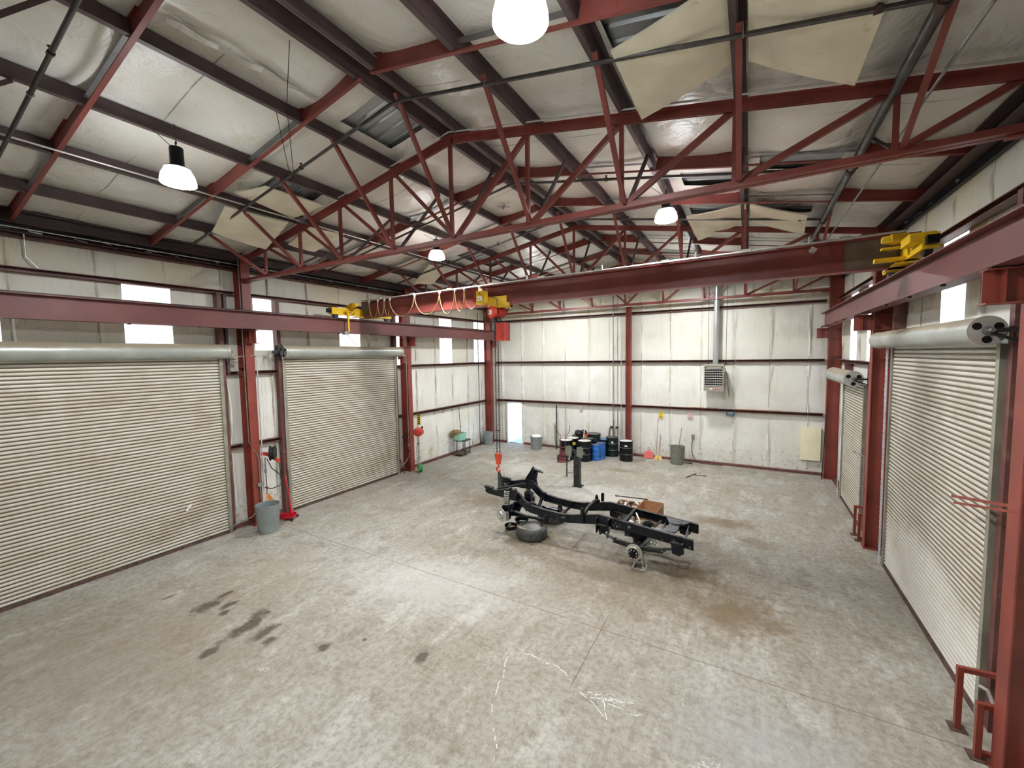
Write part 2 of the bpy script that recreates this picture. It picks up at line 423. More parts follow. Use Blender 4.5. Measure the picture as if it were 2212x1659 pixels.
    # specks
    c = t.mix(t.math('MULTIPLY', t.ramp(t.noise(38, 2, .5), .73, .76), .8), c, (.85, .84, .80))
    t.bump(fine, .12, .004)
    r = t.math('ADD', .55, t.math('MULTIPLY', mid, .3))
    return t.done(c, r, 0, .15)
M['floor'] = m_floor()
M['chalk'] = paint('white_chalk', (.86, .85, .80), .8, var=.05)

def m_curtain(name, axis, lowdirt):
    t = NT(name); x, y, z = t.xyz()
    c = t.mix(t.ramp(t.noise(1.2, 5, .6, vec=t.scale((1, 1, 2.5))), .35, .7), (.62, .58, .485), (.73, .705, .63))
    c = t.mix(t.math('MULTIPLY', t.ramp(t.noise(.9, 5, .6), .50, .70), .6), c, (.44, .37, .27))
    # dust that settles in the joint of every slat
    fr = t.math('FRACT', t.math('DIVIDE', z, .078))
    g = t.math('MAXIMUM', t.ramp(fr, .62, .72), t.ramp(fr, .05, .0))
    keep = t.ramp(t.math('ADD', z, t.math('MULTIPLY', t.noise(1.1, 4), 1.6)), lowdirt, lowdirt + .7)
    c = t.mix(t.math('MULTIPLY', g, t.math('ADD', .35, t.math('MULTIPLY', keep, .55))), c, (.155, .10, .055))
    c = t.mix(t.math('MULTIPLY', t.math('SUBTRACT', 1.0, keep), .4), c, (.78, .76, .71))
    c = t.mix(t.math('MULTIPLY', t.ramp(t.noise(4, 6, .7, vec=t.scale((1, 1, 4))), .66, .74), .6), c, (.28, .19, .10))
    return t.done(c, .42, .15)
M['curtain'] = m_curtain('door_curtain', 'y', .2)
M['curtainr'] = m_curtain('door_curtain_scoured', 'y', 1.6)

def m_emit(name, col, st):
    t = NT(name)
    t.p.inputs['Base Color'].default_value = (*col, 1)
    t.p.inputs['Emission Color'].default_value = (*col, 1)
    t.p.inputs['Emission Strength'].default_value = st
    return t.m
M['globe'] = m_emit('lamp_reflector', (.93, .97, 1.0), 9.0)
M['lens'] = m_emit('lamp_lens', (.95, .975, 1.0), 215.0)
def m_window():
    t = NT('fibreglass_daylight_panel'); x, y, z = t.xyz()
    rib = t.ramp(t.math('PINGPONG', y, .15), .012, .004)
    tree = t.ramp(t.noise(5, 6, .7), .56, .68)
    c = t.mix(t.math('MULTIPLY', tree, .5), (1.0, 1.0, .98), (.30, .38, .33))
    c = t.mix(t.math('MULTIPLY', rib, .45), c, (.4, .44, .44))
    t.set(t.p.inputs['Emission Color'], c); t.p.inputs['Emission Strength'].default_value = .38
    return t.done((.8, .8, .8), .4)
M['window'] = m_window(); M['window'].cycles.emission_sampling = 'NONE'
def m_ground():
    t = NT('outside_grass')
    c = t.mix(t.ramp(t.noise(3, 5), .35, .7), (.30, .40, .22), (.62, .60, .50))
    return t.done(c, .9)
M['ground'] = m_ground()

# ------------------------------------------------------------------ dimensions (metres)
XL, XR, YB, YF = -12.38, 2.82, -6.2, 19.02      # insulation faces
GL, GR, GF = -12.23, 2.64, 18.88                # girt faces
XA = -4.80; SL = .1765
def zb(x): return 8.70 - SL * abs(x - XA)       # underside of roof framing
G1, G2, G3 = 2.29, 4.32, 6.49
YT = (.10, 6.25, 12.40, 18.55)                  # frame lines
PL = [-6.33, -7.93, -9.42, -10.92]; PR = [-3.2, -1.64, -.17, 1.40]
ZC = 6.83                                       # truss bottom chord

# ------------------------------------------------------------------ floor and outside
fm = MB(); fm.grid([XL - .1, XR + .1], [YB, YF + .1], lambda u, v: (u, v, 0))
fm.cur = 1
def ribbon(pts, w, gap=0.0):
    for i in range(len(pts) - 1):
        a, b = V((*pts[i], 0)), V((*pts[i + 1], 0)); d = b - a; n = max(1, int(d.length / .05)); s = V((-d.y, d.x, 0)).normalized()
        for k in range(n):
            if random.random() < gap: continue
            p, q = a + d * (k / n), a + d * ((k + 1.02) / n); ww = w * random.uniform(.5, 1.1); j = s * random.uniform(-.006, .006)
            z = V((0, 0, .0015))
            fm.add([p - s * ww + z + j, q - s * ww + z + j, q + s * ww + z + j, p + s * ww + z + j], [(0, 1, 2, 3)])
ribbon([(-2.40, 3.45), (-2.52, 3.85), (-2.78, 4.15), (-2.88, 4.30), (-2.95, 4.5), (-3.02, 4.70), (-3.03, 4.86), (-3.15, 5.10), (-3.16, 5.25), (-3.15, 5.33)], .0045, .4)
ribbon([(-3.15, 5.33), (-3.1, 5.37), (-2.85, 5.42), (-2.6, 5.38), (-2.42, 5.40), (-2.26, 5.33), (-2.12, 5.24), (-2.0, 5.20), (-1.9, 5.14)], .005, .25)
ribbon([(-2.75, 5.25), (-2.55, 5.38), (-2.45, 5.58)], .003, .4)
for a in (((-1.95, 5.10), (-1.62, 5.15), (-1.25, 5.28)), ((-1.86, 5.16), (-1.6, 5.22), (-1.3, 5.2)), ((-1.95, 5.10), (-1.72, 5.02), (-1.5, 4.86)), ((-1.65, 5.2), (-1.58, 5.05), (-1.5, 4.86)), ((-1.8, 5.1), (-1.4, 5.12), (-1.2, 5.1), (-1.12, 5.16))):
    ribbon(a, .004, .35)
struct('floor', fm, [M['floor'], M['chalk']], smooth=False)
gm = MB(); gm.box(-40, 30, YF + .15, 60, -.16, -.05); struct('ground', gm, M['ground'])

# ------------------------------------------------------------------ walls
def lines(a, b, step, extra):
    n = int((b - a) / step); s = {round(a + (b - a) * i / n, 3) for i in range(n + 1)} | {round(e, 3) for e in extra if a <= e <= b}
    return sorted(s)
def puff(u, z, off, girts, seed, flat=()):
    q = (u + off) / 1.23; f = q % 1.0; k = math.floor(q); su = math.sin(PI * f) ** .6
    zz = [0.05] + girts + [9.2]; sz = 0; zi = 0
    for i, (a, b) in enumerate(zip(zz, zz[1:])):
        if a <= z <= b: sz = min(1.0, math.sin(PI * (z - a) / (b - a)) * 1.6) ** .7; zi = i
    n1 = noise.noise(V((u * .9, z * .5, seed))); n2 = noise.noise(V((u * 4.5, z * 1.3, seed + 5))); n3 = noise.noise(V((u * 2.2 + z * 1.5, z * 3.1, seed + 9)))
    d = .016 * su * sz + sz * (.012 * n1 + .009 * n2 + .006 * n3)
    # loose flap standing along the stapled seam
    for kk in (k, k + 1):
        du = u - (kk * 1.23 - off) - .03 * noise.noise(V((z * 1.1, kk * 3.7, seed)))
        g = max(0.0, noise.noise(V((kk * 5.3 + .5, z * .7 + zi * 2.3, seed + 2))) + .40)
        w = .02 + .18 * g
        if 0 < du < w: d += min(.07, .02 + .10 * g) * (1 - du / w) * sz
        elif -.02 < du <= 0: d += min(.07, .02 + .10 * g) * (1 + du / .02) * sz
    for c in flat:
        d *= min(1.0, max(0.0, (abs(u - c) - .16) / .12))
    return max(0.0, d)
def seamlines(a, b, off):
    out = []; k = math.floor((a + off) / 1.23)
    while k * 1.23 - off < b:
        c = k * 1.23 - off; out += [c + e for e in (-.05, -.03, -.015, 0, .012, .025, .045, .07, .10, .15)]; k += 1
    return [round(q, 3) for q in out]
def inrect(rs): return lambda a, b: any(r[0] < a < r[1] and r[2] < b < r[3] for r in rs)
WL = [(1.25, 1.97), (3.77, 4.68), (6.62, 7.36), (9.46, 10.33), (12.02, 12.72), (14.80, 15.69), (17.52, 18.58)]
WR = [(8.93, 9.86), (14.05, 14.93), (16.2, 17.15)]
DL = [(.9, 5.57), (7.30, 11.75)]
DR = [(7.15, 11.40, 4.70), (13.70, 16.32, 3.75)]
WZ = (4.36, 6.44)
def wz0(a, b, doors): return 4.95 if any(d[0] < b and d[1] > a and (len(d) < 3 or d[2] > 4.3) for d in doors) else WZ[0]
def side_wall(name, x, sgn, wins, doors, seed):
    holes = [(a, b, wz0(a, b, doors), WZ[1]) for a, b in wins] + [(d[0], d[1], -1, d[2]) for d in doors]
    ys = lines(YB, YF, .13, [q for h in holes for q in h[:2]] + seamlines(YB, YF, .33)); zs = lines(0, 7.62, .10, [q for h in holes for q in h[2:]])
    def fn(u, v):
        edge = min([1.0] + [max(0, max(h[0] - u, u - h[1], h[2] - v, v - h[3])) / .15 for h in holes])
        return (x + sgn * puff(u, v, .33, [G1, G2, G3, 7.15], seed, YT) * min(1, edge), u, v)
    m = MB(); m.grid(ys, zs, fn, inrect(holes)); struct(name, m, M['wally'], angle=60)
side_wall('wall_left', XL, 1, WL, [(a, b, 4.7) for a, b in DL], 3.0)
side_wall('wall_right', XR, -1, WR, DR, 11.0)
MD = (-11.22, -10.34, 2.17)
def roofline(x): return zb(x) + .27
xs = lines(XL, XR, .1, [MD[0], MD[1], XA]); zs = [i / 90 for i in range(91)]
zs = sorted(set(zs + [MD[2] / 8.0]))
def crumple(u, z):
    a = max(0, 1 - ((u - 1.3) / 1.0) ** 2) * max(0, 1 - ((z - 5.3) / .8) ** 2)
    th = math.atan2(z - 5.0, u - .75); r = math.hypot(z - 5.0, u - .75)
    d = a * (.075 * abs(noise.noise(V((th * 5.5, r * .8, 3)))) + .07 * max(0, noise.noise(V((u * 2.5, z * 3.5, 7)))))
    b = max(0, 1 - ((u - .7) / 1.1) ** 2) * max(0, 1 - ((z - .95) / .5) ** 2)
    return d + b * .024 * (.5 + .5 * math.sin(u * 24 + 5 * noise.noise(V((u, z * .8, 1)))))
m = MB(); m.grid(sorted(set(xs) | set(seamlines(XL, XR, .53)) - {q for q in seamlines(XL, XR, .53) if not XL < q < XR}), lines(0, 7.0, .08, [MD[2]]), lambda u, v: (u, YF - (crumple(u, v) + puff(u, v, .53, [G1, G2, G3], 21.0)) * min(1, max(0, max(MD[0] - u, u - MD[1], v - MD[2])) / .12), v), inrect([(MD[0], MD[1], -1, MD[2])]))
m.grid(xs, [0, .25, .5, .75, 1], lambda u, t: (u, YF - .02 * noise.noise(V((u, t * 3, 2))) * (t > 0), 7.0 + (roofline(u) - 7.0) * t))
struct('wall_far', m, M['wallx'], angle=60)
m = MB(); m.grid(lines(XL, XR, 1.5, [XA]), [0, 1], lambda u, t: (u, YB, roofline(u) * t)); struct('wall_back', m, M['wallx'])
for i, (x, sg, ws) in enumerate(((XL, -1, WL), (XR, 1, WR))):
    for j, (a, b) in enumerate(ws):
        m = MB(); n = int((b - a) / .03); us = [a - .04 + (b - a + .08) * k / n for k in range(n + 1)]
        z0 = wz0(a, b, DL if i == 0 else DR)
        m.grid(us, [z0 - .04, WZ[1] + .04], lambda u, v: (x + sg * (.06 + (.018 if (u % .15) < .04 else 0)), u, v))
        struct('window_%d' % (j + 1 + i * 7), m, M['window'])
# base angle along the walls, split at the doors
def base(name, segs, left=None, far=False):
    m = MB()
    for a, b in segs:
        if far: m.box(a, b, GF - .02, YF, 0, .085)
        else: m.box(*((GL - .02, GL - .16) if left else (GR + .16, GR + .02))[::-1 if left else 1], a, b, 0, .085)
    struct(name, m, M['girt'])
base('baseboard_left', [(YB, .9), (5.62, 7.22), (11.83, 18.4)], True)
base('baseboard_right', [(YB, 7.0), (11.5, 13.5), (16.4, 18.4)], False)
base('baseboard_far', [(XL, -11.3), (-10.26, XR)], far=True)
# open personnel door: jambs, head, leaf swung outwards
d = MB(); d.box(MD[0] - .05, MD[0] + .015, GF - .03, YF + .08, 0, MD[2] + .04); d.box(MD[1] - .015, MD[1] + .05, GF - .03, YF + .08, 0, MD[2] + .04); d.box(MD[0] - .05, MD[1] + .05, GF - .03, YF + .08, MD[2] - .01, MD[2] + .05)
dr = struct('door_1', d, M['whitetrim'])
l = MB(); l.box(MD[0] - .05, MD[0] - .005, YF + .1, YF + .97, .02, MD[2] - .02); l.build('door_leaf', M['whitetrim'], dr)
l = MB(); l.box(MD[0], MD[1], GF + .02, YF + .08, .001, .02); l.build('threshold', M['grey'], dr)

# ------------------------------------------------------------------ roof
HOLES = [(-1.50, -.35, 4.50, 5.35), (-6.08, -5.2, 4.85, 5.98), (-9.2, -8.25, 4.95, 6.05), (-1.30, -.28, 9.15, 9.8), (.08, 1.25, 8.5, 9.15), (-1.4, -.35, 11.45, 12.0), (.15, 1.15, 11.45, 11.95), (-8.9, -7.95, 11.7, 13.9)]
CO = .235
def ceil_z(x, y):
    ps = [XL] + sorted(PL) + [-4.98, -4.62] + PR + [XR]
    s = 0
    for a, b in zip(ps, ps[1:]):
        if a <= x <= b: s = math.sin(PI * (x - a) / (b - a)) ** .7 * (b - a) / 1.5
    return zb(x) + CO - s * (.050 + .075 * noise.noise(V((x * .5, y * .6, 4))) + .012 * noise.noise(V((x * 2.5, y * 2.1, 8))))
m = MB(); m.grid(lines(XL, XR, .15, [q for h in HOLES for q in h[:2]] + [XA] + PL + PR), lines(YB, YF, .15, [q for h in HOLES for q in h[2:]]), lambda u, v: (u, v, ceil_z(u, v)), inrect(HOLES))
m.cur = 1
BEAMS = [2.20, 4.30, 8.35, 10.40, 14.45, 16.5]
BW = [(XL + .1, PL[3]), (PL[2], PL[1]), (PL[0], -4.98), (-4.62, PR[0]), (PR[1], PR[2]), (PR[3], XR - .1)]
BT = [(PL[3], PL[2]), (PL[1], PL[0]), (PR[0], PR[1]), (PR[2], PR[3])]
for y in BEAMS:
    for a, b in BT:
        n = 8
        for k in range(n):
            x0, x1 = a + (b - a) * k / n, a + (b - a) * (k + 1) / n
            w = .05
            yy = y + .03
            m.add([(x0, yy - w, zb(x0) + .135), (x1, yy - w, zb(x1) + .135), (x1, yy + w, zb(x1) + .135), (x0, yy + w, zb(x0) + .135)], [(0, 1, 2, 3)])
for a in (.6, -.9): m.cbox((-5.78, 9.7, zb(-5.78) + .12), .34, .05, .004, a)
m.cur = 2
for k in range(14):
    f = k / 13; y = 2.4 + 1.7 * f; x = -5.95 + .10 * f + .02 * math.sin(k * 1.7); h = .02 * math.sin(PI * f)
    y1 = y + 1.7 / 13; x1 = -5.95 + .10 * (k + 1) / 13 + .02 * math.sin((k + 1) * 1.7)
    a, b = .05 + .03 * math.sin(k * .9), .05 + .03 * math.sin((k + 1) * .9)
    m.add([(x - a, y, zb(x) + CO - .10), (x1 - b, y1, zb(x1) + CO - .10), (x1, y1, zb(x1) + CO - .13 - h), (x, y, zb(x) + CO - .13 - h), (x1 + b * .5, y1, zb(x1) + CO - .09), (x + a * .5, y, zb(x) + CO - .09)], [(0, 1, 2, 3), (3, 2, 4, 5)])
struct('ceiling', m, [M['ceil'], M['strip'], M['foil']], angle=60)
m = MB(); ys = []
y = YB
while y < YF + .3:
    ys += [(y, 0), (y + .14, 0), (y + .165, .035), (y + .19, .035), (y + .215, 0)]; y += .26
for sgn in (-1, 1):
    xx = [XA, XA + sgn * 7.75]
    vs = []; fs = []
    for x in xx:
        for yy, dz in ys: vs.append((x, yy, zb(x) + .31 + dz))
    n = len(ys)
    for k in range(n - 1): fs.append((k, k + 1, n + k + 1, n + k))
    m.add(vs, fs)
struct('roof_deck', m, M['deck'], angle=20)

# purlins
PN = ['first', 'second', 'third', 'fourth']
for side, xs_, nm in (('two big rolling doors', PL[::-1], ''), ('scoured rolling door', PR[::-1], '')):
    for i, x in enumerate(xs_):
        m = MB(); sg = 1 if x < XA else -1
        m.sweep(zsec(.075 * sg, .215, .012), (x, YB + .05, zb(x) + .115), (x, YF - .02, zb(x) + .115), (-SL * sg * -1 * 0, 0, 1))
        S('roof_purlin', m, M['purlin'], 'dark brown roof purlin, %s up from the eave above the %s' % (PN[i], side), 'roof purlin', 'roof purlins', loc=(x, YF, zb(x)))
for x, lb in ((-4.98, 'dark brown ridge purlin on the slope above the two big rolling doors'), (-4.62, 'dark brown ridge purlin on the slope above the scoured rolling door')):
    m = MB(); m.sweep(csec(.08 * (1 if x > XA else -1), .24, .012), (x, YB + .05, zb(XA) + .10), (x, YF - .02, zb(XA) + .10))
    S('ridge_purlin', m, M['purlin'], lb, 'roof purlin', 'roof purlins', loc=(x, YF, zb(x)))
for x, lb, sg in ((XL + .16, 'dark eave strut along the top of the wall with the two big rolling doors', 1), (XR - .16, 'dark eave strut along the top of the wall with the scoured rolling door', -1)):
    m = MB(); m.sweep(csec(.22 * sg, .24, .014), (x, YB + .05, zb(x) + .08), (x, YF - .02, zb(x) + .08))
    S('eave_strut', m, M['purlin'], lb, 'eave strut', loc=(x, YF, zb(x)))
for x, lb, sg in ((XL + .05, 'dark gap trim with torn foil under the eave strut above the big rolling doors', 1), (XR - .05, 'dark gap trim under the eave strut above the scoured rolling door', -1)):
    m = MB(); m.box(x - .03, x + .03, YB, YF - .05, zb(x) - .17, zb(x) - .03)
    o = struct('trim_1', m, M['black'])
    q = MB(); random.seed(5)
    for k in range(46):
        y = random.uniform(1, 18); 
        q.cbox((x + sg * .04, y, zb(x) - .10 + random.uniform(-.03, .03)), .01, random.uniform(.05, .22), random.uniform(.01, .035), rx=random.uniform(-.3, .3))
    q.build('foil_scrap', M['flue'], o)
# strut beams between the purlins, one each side of the ridge
BL = ['nearest the camera', 'second from the camera', 'third from the camera', 'fourth from the camera', 'fifth from the camera', 'farthest from the camera']
for i, y in enumerate(BEAMS):
    for side, lo, hi in ((0, XL + .1, -4.9), (1, -4.7, XR - .1)):
        m = MB()
        m.bar((lo, y, zb(lo) - .012), (hi, y, zb(hi) - .012), .06, .02, (0, 0, 1))
        for a, b in BW:
            if (a + b) / 2 < XA and side == 0 or (a + b) / 2 > XA and side == 1:
                m.sweep([(-.006, 0), (.006, 0), (.006, .22), (-.006, .22)], (a + .02, y, zb(a + .02) - .004), (b - .02, y, zb(b - .02) - .004))
                m.bar((a + .02, y, zb(a + .02) + .215), (b - .02, y, zb(b - .02) + .215), .07, .012)
        S('roof_strut_beam', m, M['red'], 'red roof beam, %s, on the slope above the %s' % (BL[i], 'big doors' if side == 0 else 'scoured door'), 'roof beam', 'red roof beams', loc=((lo + hi) / 2, y, zb(lo)))

# trusses
def truss(y, lb, full=True, near=True, far=True):
    t = T('roof_truss', lb, 'roof truss', (XA, y, ZC), 'red roof trusses')
    xl, xr = -12.02, 2.46
    m = MB()
    for s in (-1, 1):
        m.sweep([(s * .010, 0), (s * .085, 0), (s * .085, .012), (s * .022, .012), (s * .022, .095), (s * .010, .095)], (xl, y, ZC - .03), (xr, y, ZC - .03))
    m.build('bottom_chord', M['red'], t)
    m = MB()
    for a in (xl, xr):
        for s in (-1, 1):
            m.sweep([(s * .010, -.125), (s * .022, -.125), (s * .022, -.012), (s * .085, -.012), (s * .085, 0), (s * .010, 0)], (a, y, zb(a) - .01), (XA, y, zb(XA) - .01))
    m.build('top_chord', M['red'], t)
    nodes = sorted(PL) + [XA] + PR
    def strut(name, p, q, w, mat, h=None):
        k = MB(); p, q = V(p), V(q)
        k.sweep(asec(w, h or w, .008), p, q, (0, 1, 0)); k.build(name, mat, t)
    for x in nodes:
        strut('vertical', (x - .025, y - .02, ZC), (x - .025, y - .02, zb(x) - .05), .06, M['red'])
    ln = [xl + .05] + sorted(PL) + [XA]
    for a, b in zip(ln, ln[1:]):
        strut('diagonal', (a, y + .01, zb(a) - .07), (b - .03, y + .01, ZC + .03), .075, M['red'])
    rn = [XA] + PR + [xr - .05]
    for a, b in zip(rn, rn[1:]):
        strut('diagonal', (a + .03, y + .01, ZC + .03), (b, y + .01, zb(b) - .07), .075, M['red'])
    for x in nodes:
        if near: strut('knee_brace', (x + .03, y - .06, ZC + .03), (x + .04, y - 1.42, zb(x) + .01), .06, M['red'])
        if far: strut('knee_brace', (x + .03, y + .06, ZC + .03), (x + .04, y + 1.42, zb(x) + .01), .05, M['purlin'])
    for s in (-1, 1):
        m = MB(); a = xl if s < 0 else xr
        m.cbox((a - s * .12, y, ZC - .055), .3, .09, .02); m.build('seat_plate', M['red'], t)
truss(YT[0], 'red roof truss passing over the mezzanine above the camera, mostly out of sight')
truss(YT[1], 'large red roof truss nearest in view, spanning in front of the yellow bridge crane')
truss(YT[2], 'red roof truss behind the bridge crane, second one along the building')
truss(YT[3], 'red roof truss standing flat against the heater wall', far=False)

# ------------------------------------------------------------------ girts
def girt(wall, z, segs, lb, far=False, cat='wall girt'):
    for k, (a, b, place) in enumerate(segs):
        m = MB()
        if far: m.sweep(zsec(.0, .01, .01) if 0 else [(-.075, -.05), (.075, -.05), (.075, -.035), (-.06, -.035), (-.06, .035), (.075, .035), (.075, .05), (-.075, .05)], (a, GF + .07, z), (b, GF + .07, z))
        else:
            x = (GL - .07) if wall == 'L' else (GR + .08)
            sec = [(-.075, -.05), (.075, -.05), (.075, -.035), (-.06, -.035), (-.06, .035), (.075, .035), (.075, .05), (-.075, .05)]
            if wall == 'L': sec = [(-p, q) for p, q in sec]
            m.sweep([(-p, q) for p, q in sec] , (x, a, z), (x, b, z))
        S('wall_girt', m, M['girt'], lb % place, cat, 'brown wall girts')
girt('F', G1, [(-11.95, -4.86, 'between the open door and the red post'), (-4.64, 2.4, 'under the unit heater, carrying wood scraps')], 'low brown girt on the heater wall %s', True)
girt('F', G2, [(-11.95, -4.86, 'above the drums'), (-4.64, 2.4, 'passing behind the unit heater')], 'middle brown girt on the heater wall %s', True)
girt('F', G3, [(-11.95, -4.86, 'above the drums'), (-4.64, 2.4, 'crossing the heater flue')], 'high brown girt on the heater wall %s', True)
girt('L', G1, [(5.72, 6.10, 'between near big door and first column'), (6.40, 7.14, 'behind the black hose reel'), (11.95, 12.25, 'between far big door and second column'), (12.55, 18.42, 'above the teal tote')], 'low brown girt on the big-door wall %s')
girt('L', G2, [(5.72, 6.10, 'between near big door and first column'), (6.40, 7.14, 'under the narrow daylight panel beside far big door'), (11.95, 12.25, 'between far big door and second column'), (12.55, 18.42, 'under the two daylight panels above the teal tote')], 'middle brown girt on the big-door wall %s')
girt('L', G3, [(YB, 6.10, 'above the near big door'), (6.40, 12.25, 'above the far big door'), (12.55, 18.42, 'above the two daylight panels by the corner')], 'high brown girt on the big-door wall %s')
girt('L', 7.15, [(YB, 18.42, 'just below the eave strut')], 'long brown girt on the big-door wall %s')
girt('R', G2, [(12.6, 18.4, 'above the small rolling door')], 'middle brown girt on the scoured-door wall %s')
girt('R', G3, [(YB, 18.4, 'behind the crane runway')], 'high brown girt on the scoured-door wall %s')
# ------------------------------------------------------------------ columns
def column(x_in, y, sg, lb, ztop=None):
    """wide-flange column, inner flange face at x_in, sg = +1 for the left wall (inner side towards +x)"""
    xo = x_in - sg * .40; zt = ztop or 7.45; xm = (x_in + xo) / 2
    t = T('steel_column', lb, 'steel column', (xm, y, 0), 'red steel columns')
    m = MB(); m.sweep([(q, p) for p, q in isec(.23, .40, .016, .012)][::-1], (xm, y, .02), (xm, y, zt), (0, 1, 0)); m.build('shaft', M['redcol'], t)
    m = MB(); m.box(min(x_in + sg * .02, xo - sg * .02), max(x_in + sg * .02, xo - sg * .02), y - .15, y + .15, 0, .022); m.build('base_plate', M['redcol'], t)
    bx = x_in + sg * .33
    m = MB(); m.sweep(isec(.20, .36, .014, .012), (x_in, y, 5.30), (bx, y, 5.30)); m.cbox((bx - sg * .14, y, 5.30), .012, .18, .33); m.build('runway_bracket', M['redcol'], t)
    m = MB()
    for z in (5.12, 5.47, 4.45): m.box(min(x_in - sg * .02, xo + sg * .02), max(x_in - sg * .02, xo + sg * .02), y - .105, y + .105, z, z + .012)
    m.build('stiffener', M['redcol'], t)
    return t
column(-11.97, YT[1], 1, 'red steel column between the two big rolling doors, behind the bucket')
column(-11.97, YT[2], 1, 'red steel column with the round red reel, past the far big door')
column(-11.97, YT[3], 1, 'red steel corner column beside the open doorway')
column(2.42, YT[1], -1, 'red steel column cut off by the picture edge beside the scoured rolling door')
column(2.42, YT[2], -1, 'red steel column standing between the scoured door and the small rolling door')
column(2.42, YT[3], -1, 'red steel corner column past the small rolling door')
m = MB(); m.sweep(isec(.22, .22, .014, .010), (-4.75, 18.80, 0), (-4.75, 18.80, 6.78), (1, 0, 0))
S('wind_column', m, M['redcol'], 'slim red post up the middle of the heater wall beside the drums', 'steel column')
# door jamb posts
for x, y, z1, lb in ((-12.27, 5.66, 6.45, 'dark brown jamb post beside the near big door hood'), (-12.27, 7.20, 6.45, 'dark brown jamb post behind the red floor jack handle'), (-12.27, 11.86, 6.45, 'dark brown jamb post on the far side of the far big door'),
                     (2.70, 11.58, 6.45, 'dark brown jamb post between scoured door and its red column'), (2.70, 7.0, 6.45, 'dark brown jamb post behind the bracket of the scoured door'), (2.70, 13.52, 4.3, 'dark brown jamb post at the near edge of the small rolling door'), (2.70, 16.5, 4.3, 'dark brown jamb post at the chain side of the small rolling door')):
    m = MB(); m.sweep(csec(.11, .20, .012), (x, y, 0), (x, y, z1), (1, 0, 0)); S('door_jamb_post', m, M['girt'], lb, 'jamb post', 'door jamb posts')

m = MB(); m.box(-12.33, -12.25, 5.80, 5.86, 4.30, 6.45); S('jamb_strut', m, M['purlin'], 'thin dark strut between near-door jamb post and the first red column, above the girt', 'jamb post', 'door jamb posts')
m = MB(); m.cbox((-9.17, 6.16, zb(-9.17) + .0), .16, .10, .13, .3, 0, .17); m.cyl((-9.17, 6.12, zb(-9.17) - .02), (-9.17, 6.02, zb(-9.17) - .02), .02, n=10); S('conduit_box', m, M['grey'], 'grey junction box where two conduits meet on top of the first truss', 'junction box')
# ------------------------------------------------------------------ rolling doors
def rolling_door(lb, xc, sg, y0, y1, ztop, hoodx, hoody, hoodz, r, mat, cap0=True, wheel=None):
    """curtain plane at xc, sg = direction into the room"""
    t = T('rolling_door', lb, 'rolling door', (xc, (y0 + y1) / 2, 0), 'rolling steel doors')
    m = MB(); p = .078; n = int(ztop / p); zz = [0.03]; xx = [0]
    prof = []
    for k in range(n + 1):
        for f, d in ((0, -.004), (.05, .006), (.18, .012), (.42, .014), (.62, .010), (.70, .004), (.74, -.005), (.97, -.005)):
            z = k * p + f * p
            if .03 < z < ztop + .05: prof.append((z, d))
    m.grid([y0, y1], list(range(len(prof))), lambda u, i: (xc + sg * prof[i][1], u, prof[i][0]))
    m.build('curtain', mat, t, angle=25)
    m = MB(); m.box(xc - .03, xc + .035, y0 - .02, y1 + .02, .0, .075); m.build('bottom_bar', M['rust'], t)
    for y, s in ((y0, -1), (y1, 1)):
        m = MB(); a, b = sorted((y - s * .03, y + s * .055)); x0, x1 = sorted((xc - sg * .03, xc + sg * .045))
        m.box(x0, x1, a, b, 0, ztop + .02); m.box(min(xc - sg * .03, xc - sg * .05), max(xc - sg * .03, xc - sg * .05), a, b + .02, 0, ztop); m.build('side_guide', M['guide'], t)
    h0, h1 = hoody
    m = MB(); m.lathe([(r - .01, 0), (r, 0), (r, h1 - h0), (r - .01, h1 - h0)], (hoodx, h0, hoodz), (0, 1, 0), 32); m.build('hood_barrel', M['hood'], t)
    for y, s in ((h0, -1), (h1, 1)):
        m = MB(); m.lathe([(r * .985, 0), (r * 1.04, .004), (r * 1.04, .02), (.02, .022)] if s > 0 else [(.02, -.022), (r * 1.04, -.02), (r * 1.04, -.004), (r * .985, 0)], (hoodx, y, hoodz), (0, 1, 0), 32)
        e = m.build('end_plate', M['endplate'], t)
        for k in range(3):
            q = MB(); a = 2 * PI * k / 3 + .5
            q.cyl((hoodx + math.cos(a) * r * .62, y + s * .018, hoodz + math.sin(a) * r * .62), (hoodx + math.cos(a) * r * .62, y + s * .026, hoodz + math.sin(a) * r * .62), r * .25, n=16)
            q.build('opening', M['black'], e)
        q = MB(); q.cyl((hoodx, y, hoodz), (hoodx, y + s * .16, hoodz), .022, n=12); q.cyl((hoodx, y, hoodz), (hoodx, y + s * .05, hoodz), .05, n=14); q.build('shaft', M['grey'], e)
        m = MB(); yb = y + s * .11
        m.bar((hoodx, yb, hoodz), (xc - sg * .06, yb, hoodz), .012, .05); m.bar((hoodx, yb, hoodz - .03), (xc - sg * .06, yb, hoodz - .16), .012, .035)
        m.cbox((xc - sg * .04, yb, hoodz - .05), .03, .1, .5); m.build('support_bracket', M['darksteel'], t)
    return t
d1 = rolling_door('very large ribbed rolling door, cut off by the picture edge', -12.16, 1, *DL[0], 4.70, -12.02, (.8, 5.68), 4.90, .19, M['curtain'])
m = MB(); m.cbox((-12.13, 4.67, 1.02), .012, .09, .04, rx=.4); m.cbox((-12.13, 4.62, .96), .012, .05, .06, rx=-.3); m.build('patch', M['white'], d1, label='small white scrap stuck to the curtain')
d2 = rolling_door('big ribbed rolling door between the first two columns, with hand-chain wheel', -12.16, 1, *DL[1], 4.70, -12.02, (7.24, 11.95), 4.90, .19, M['curtain'])
m = MB(); m.torus((-11.98, 7.10, 4.93), (0, 1, 0), .19, .018, 28, 6)
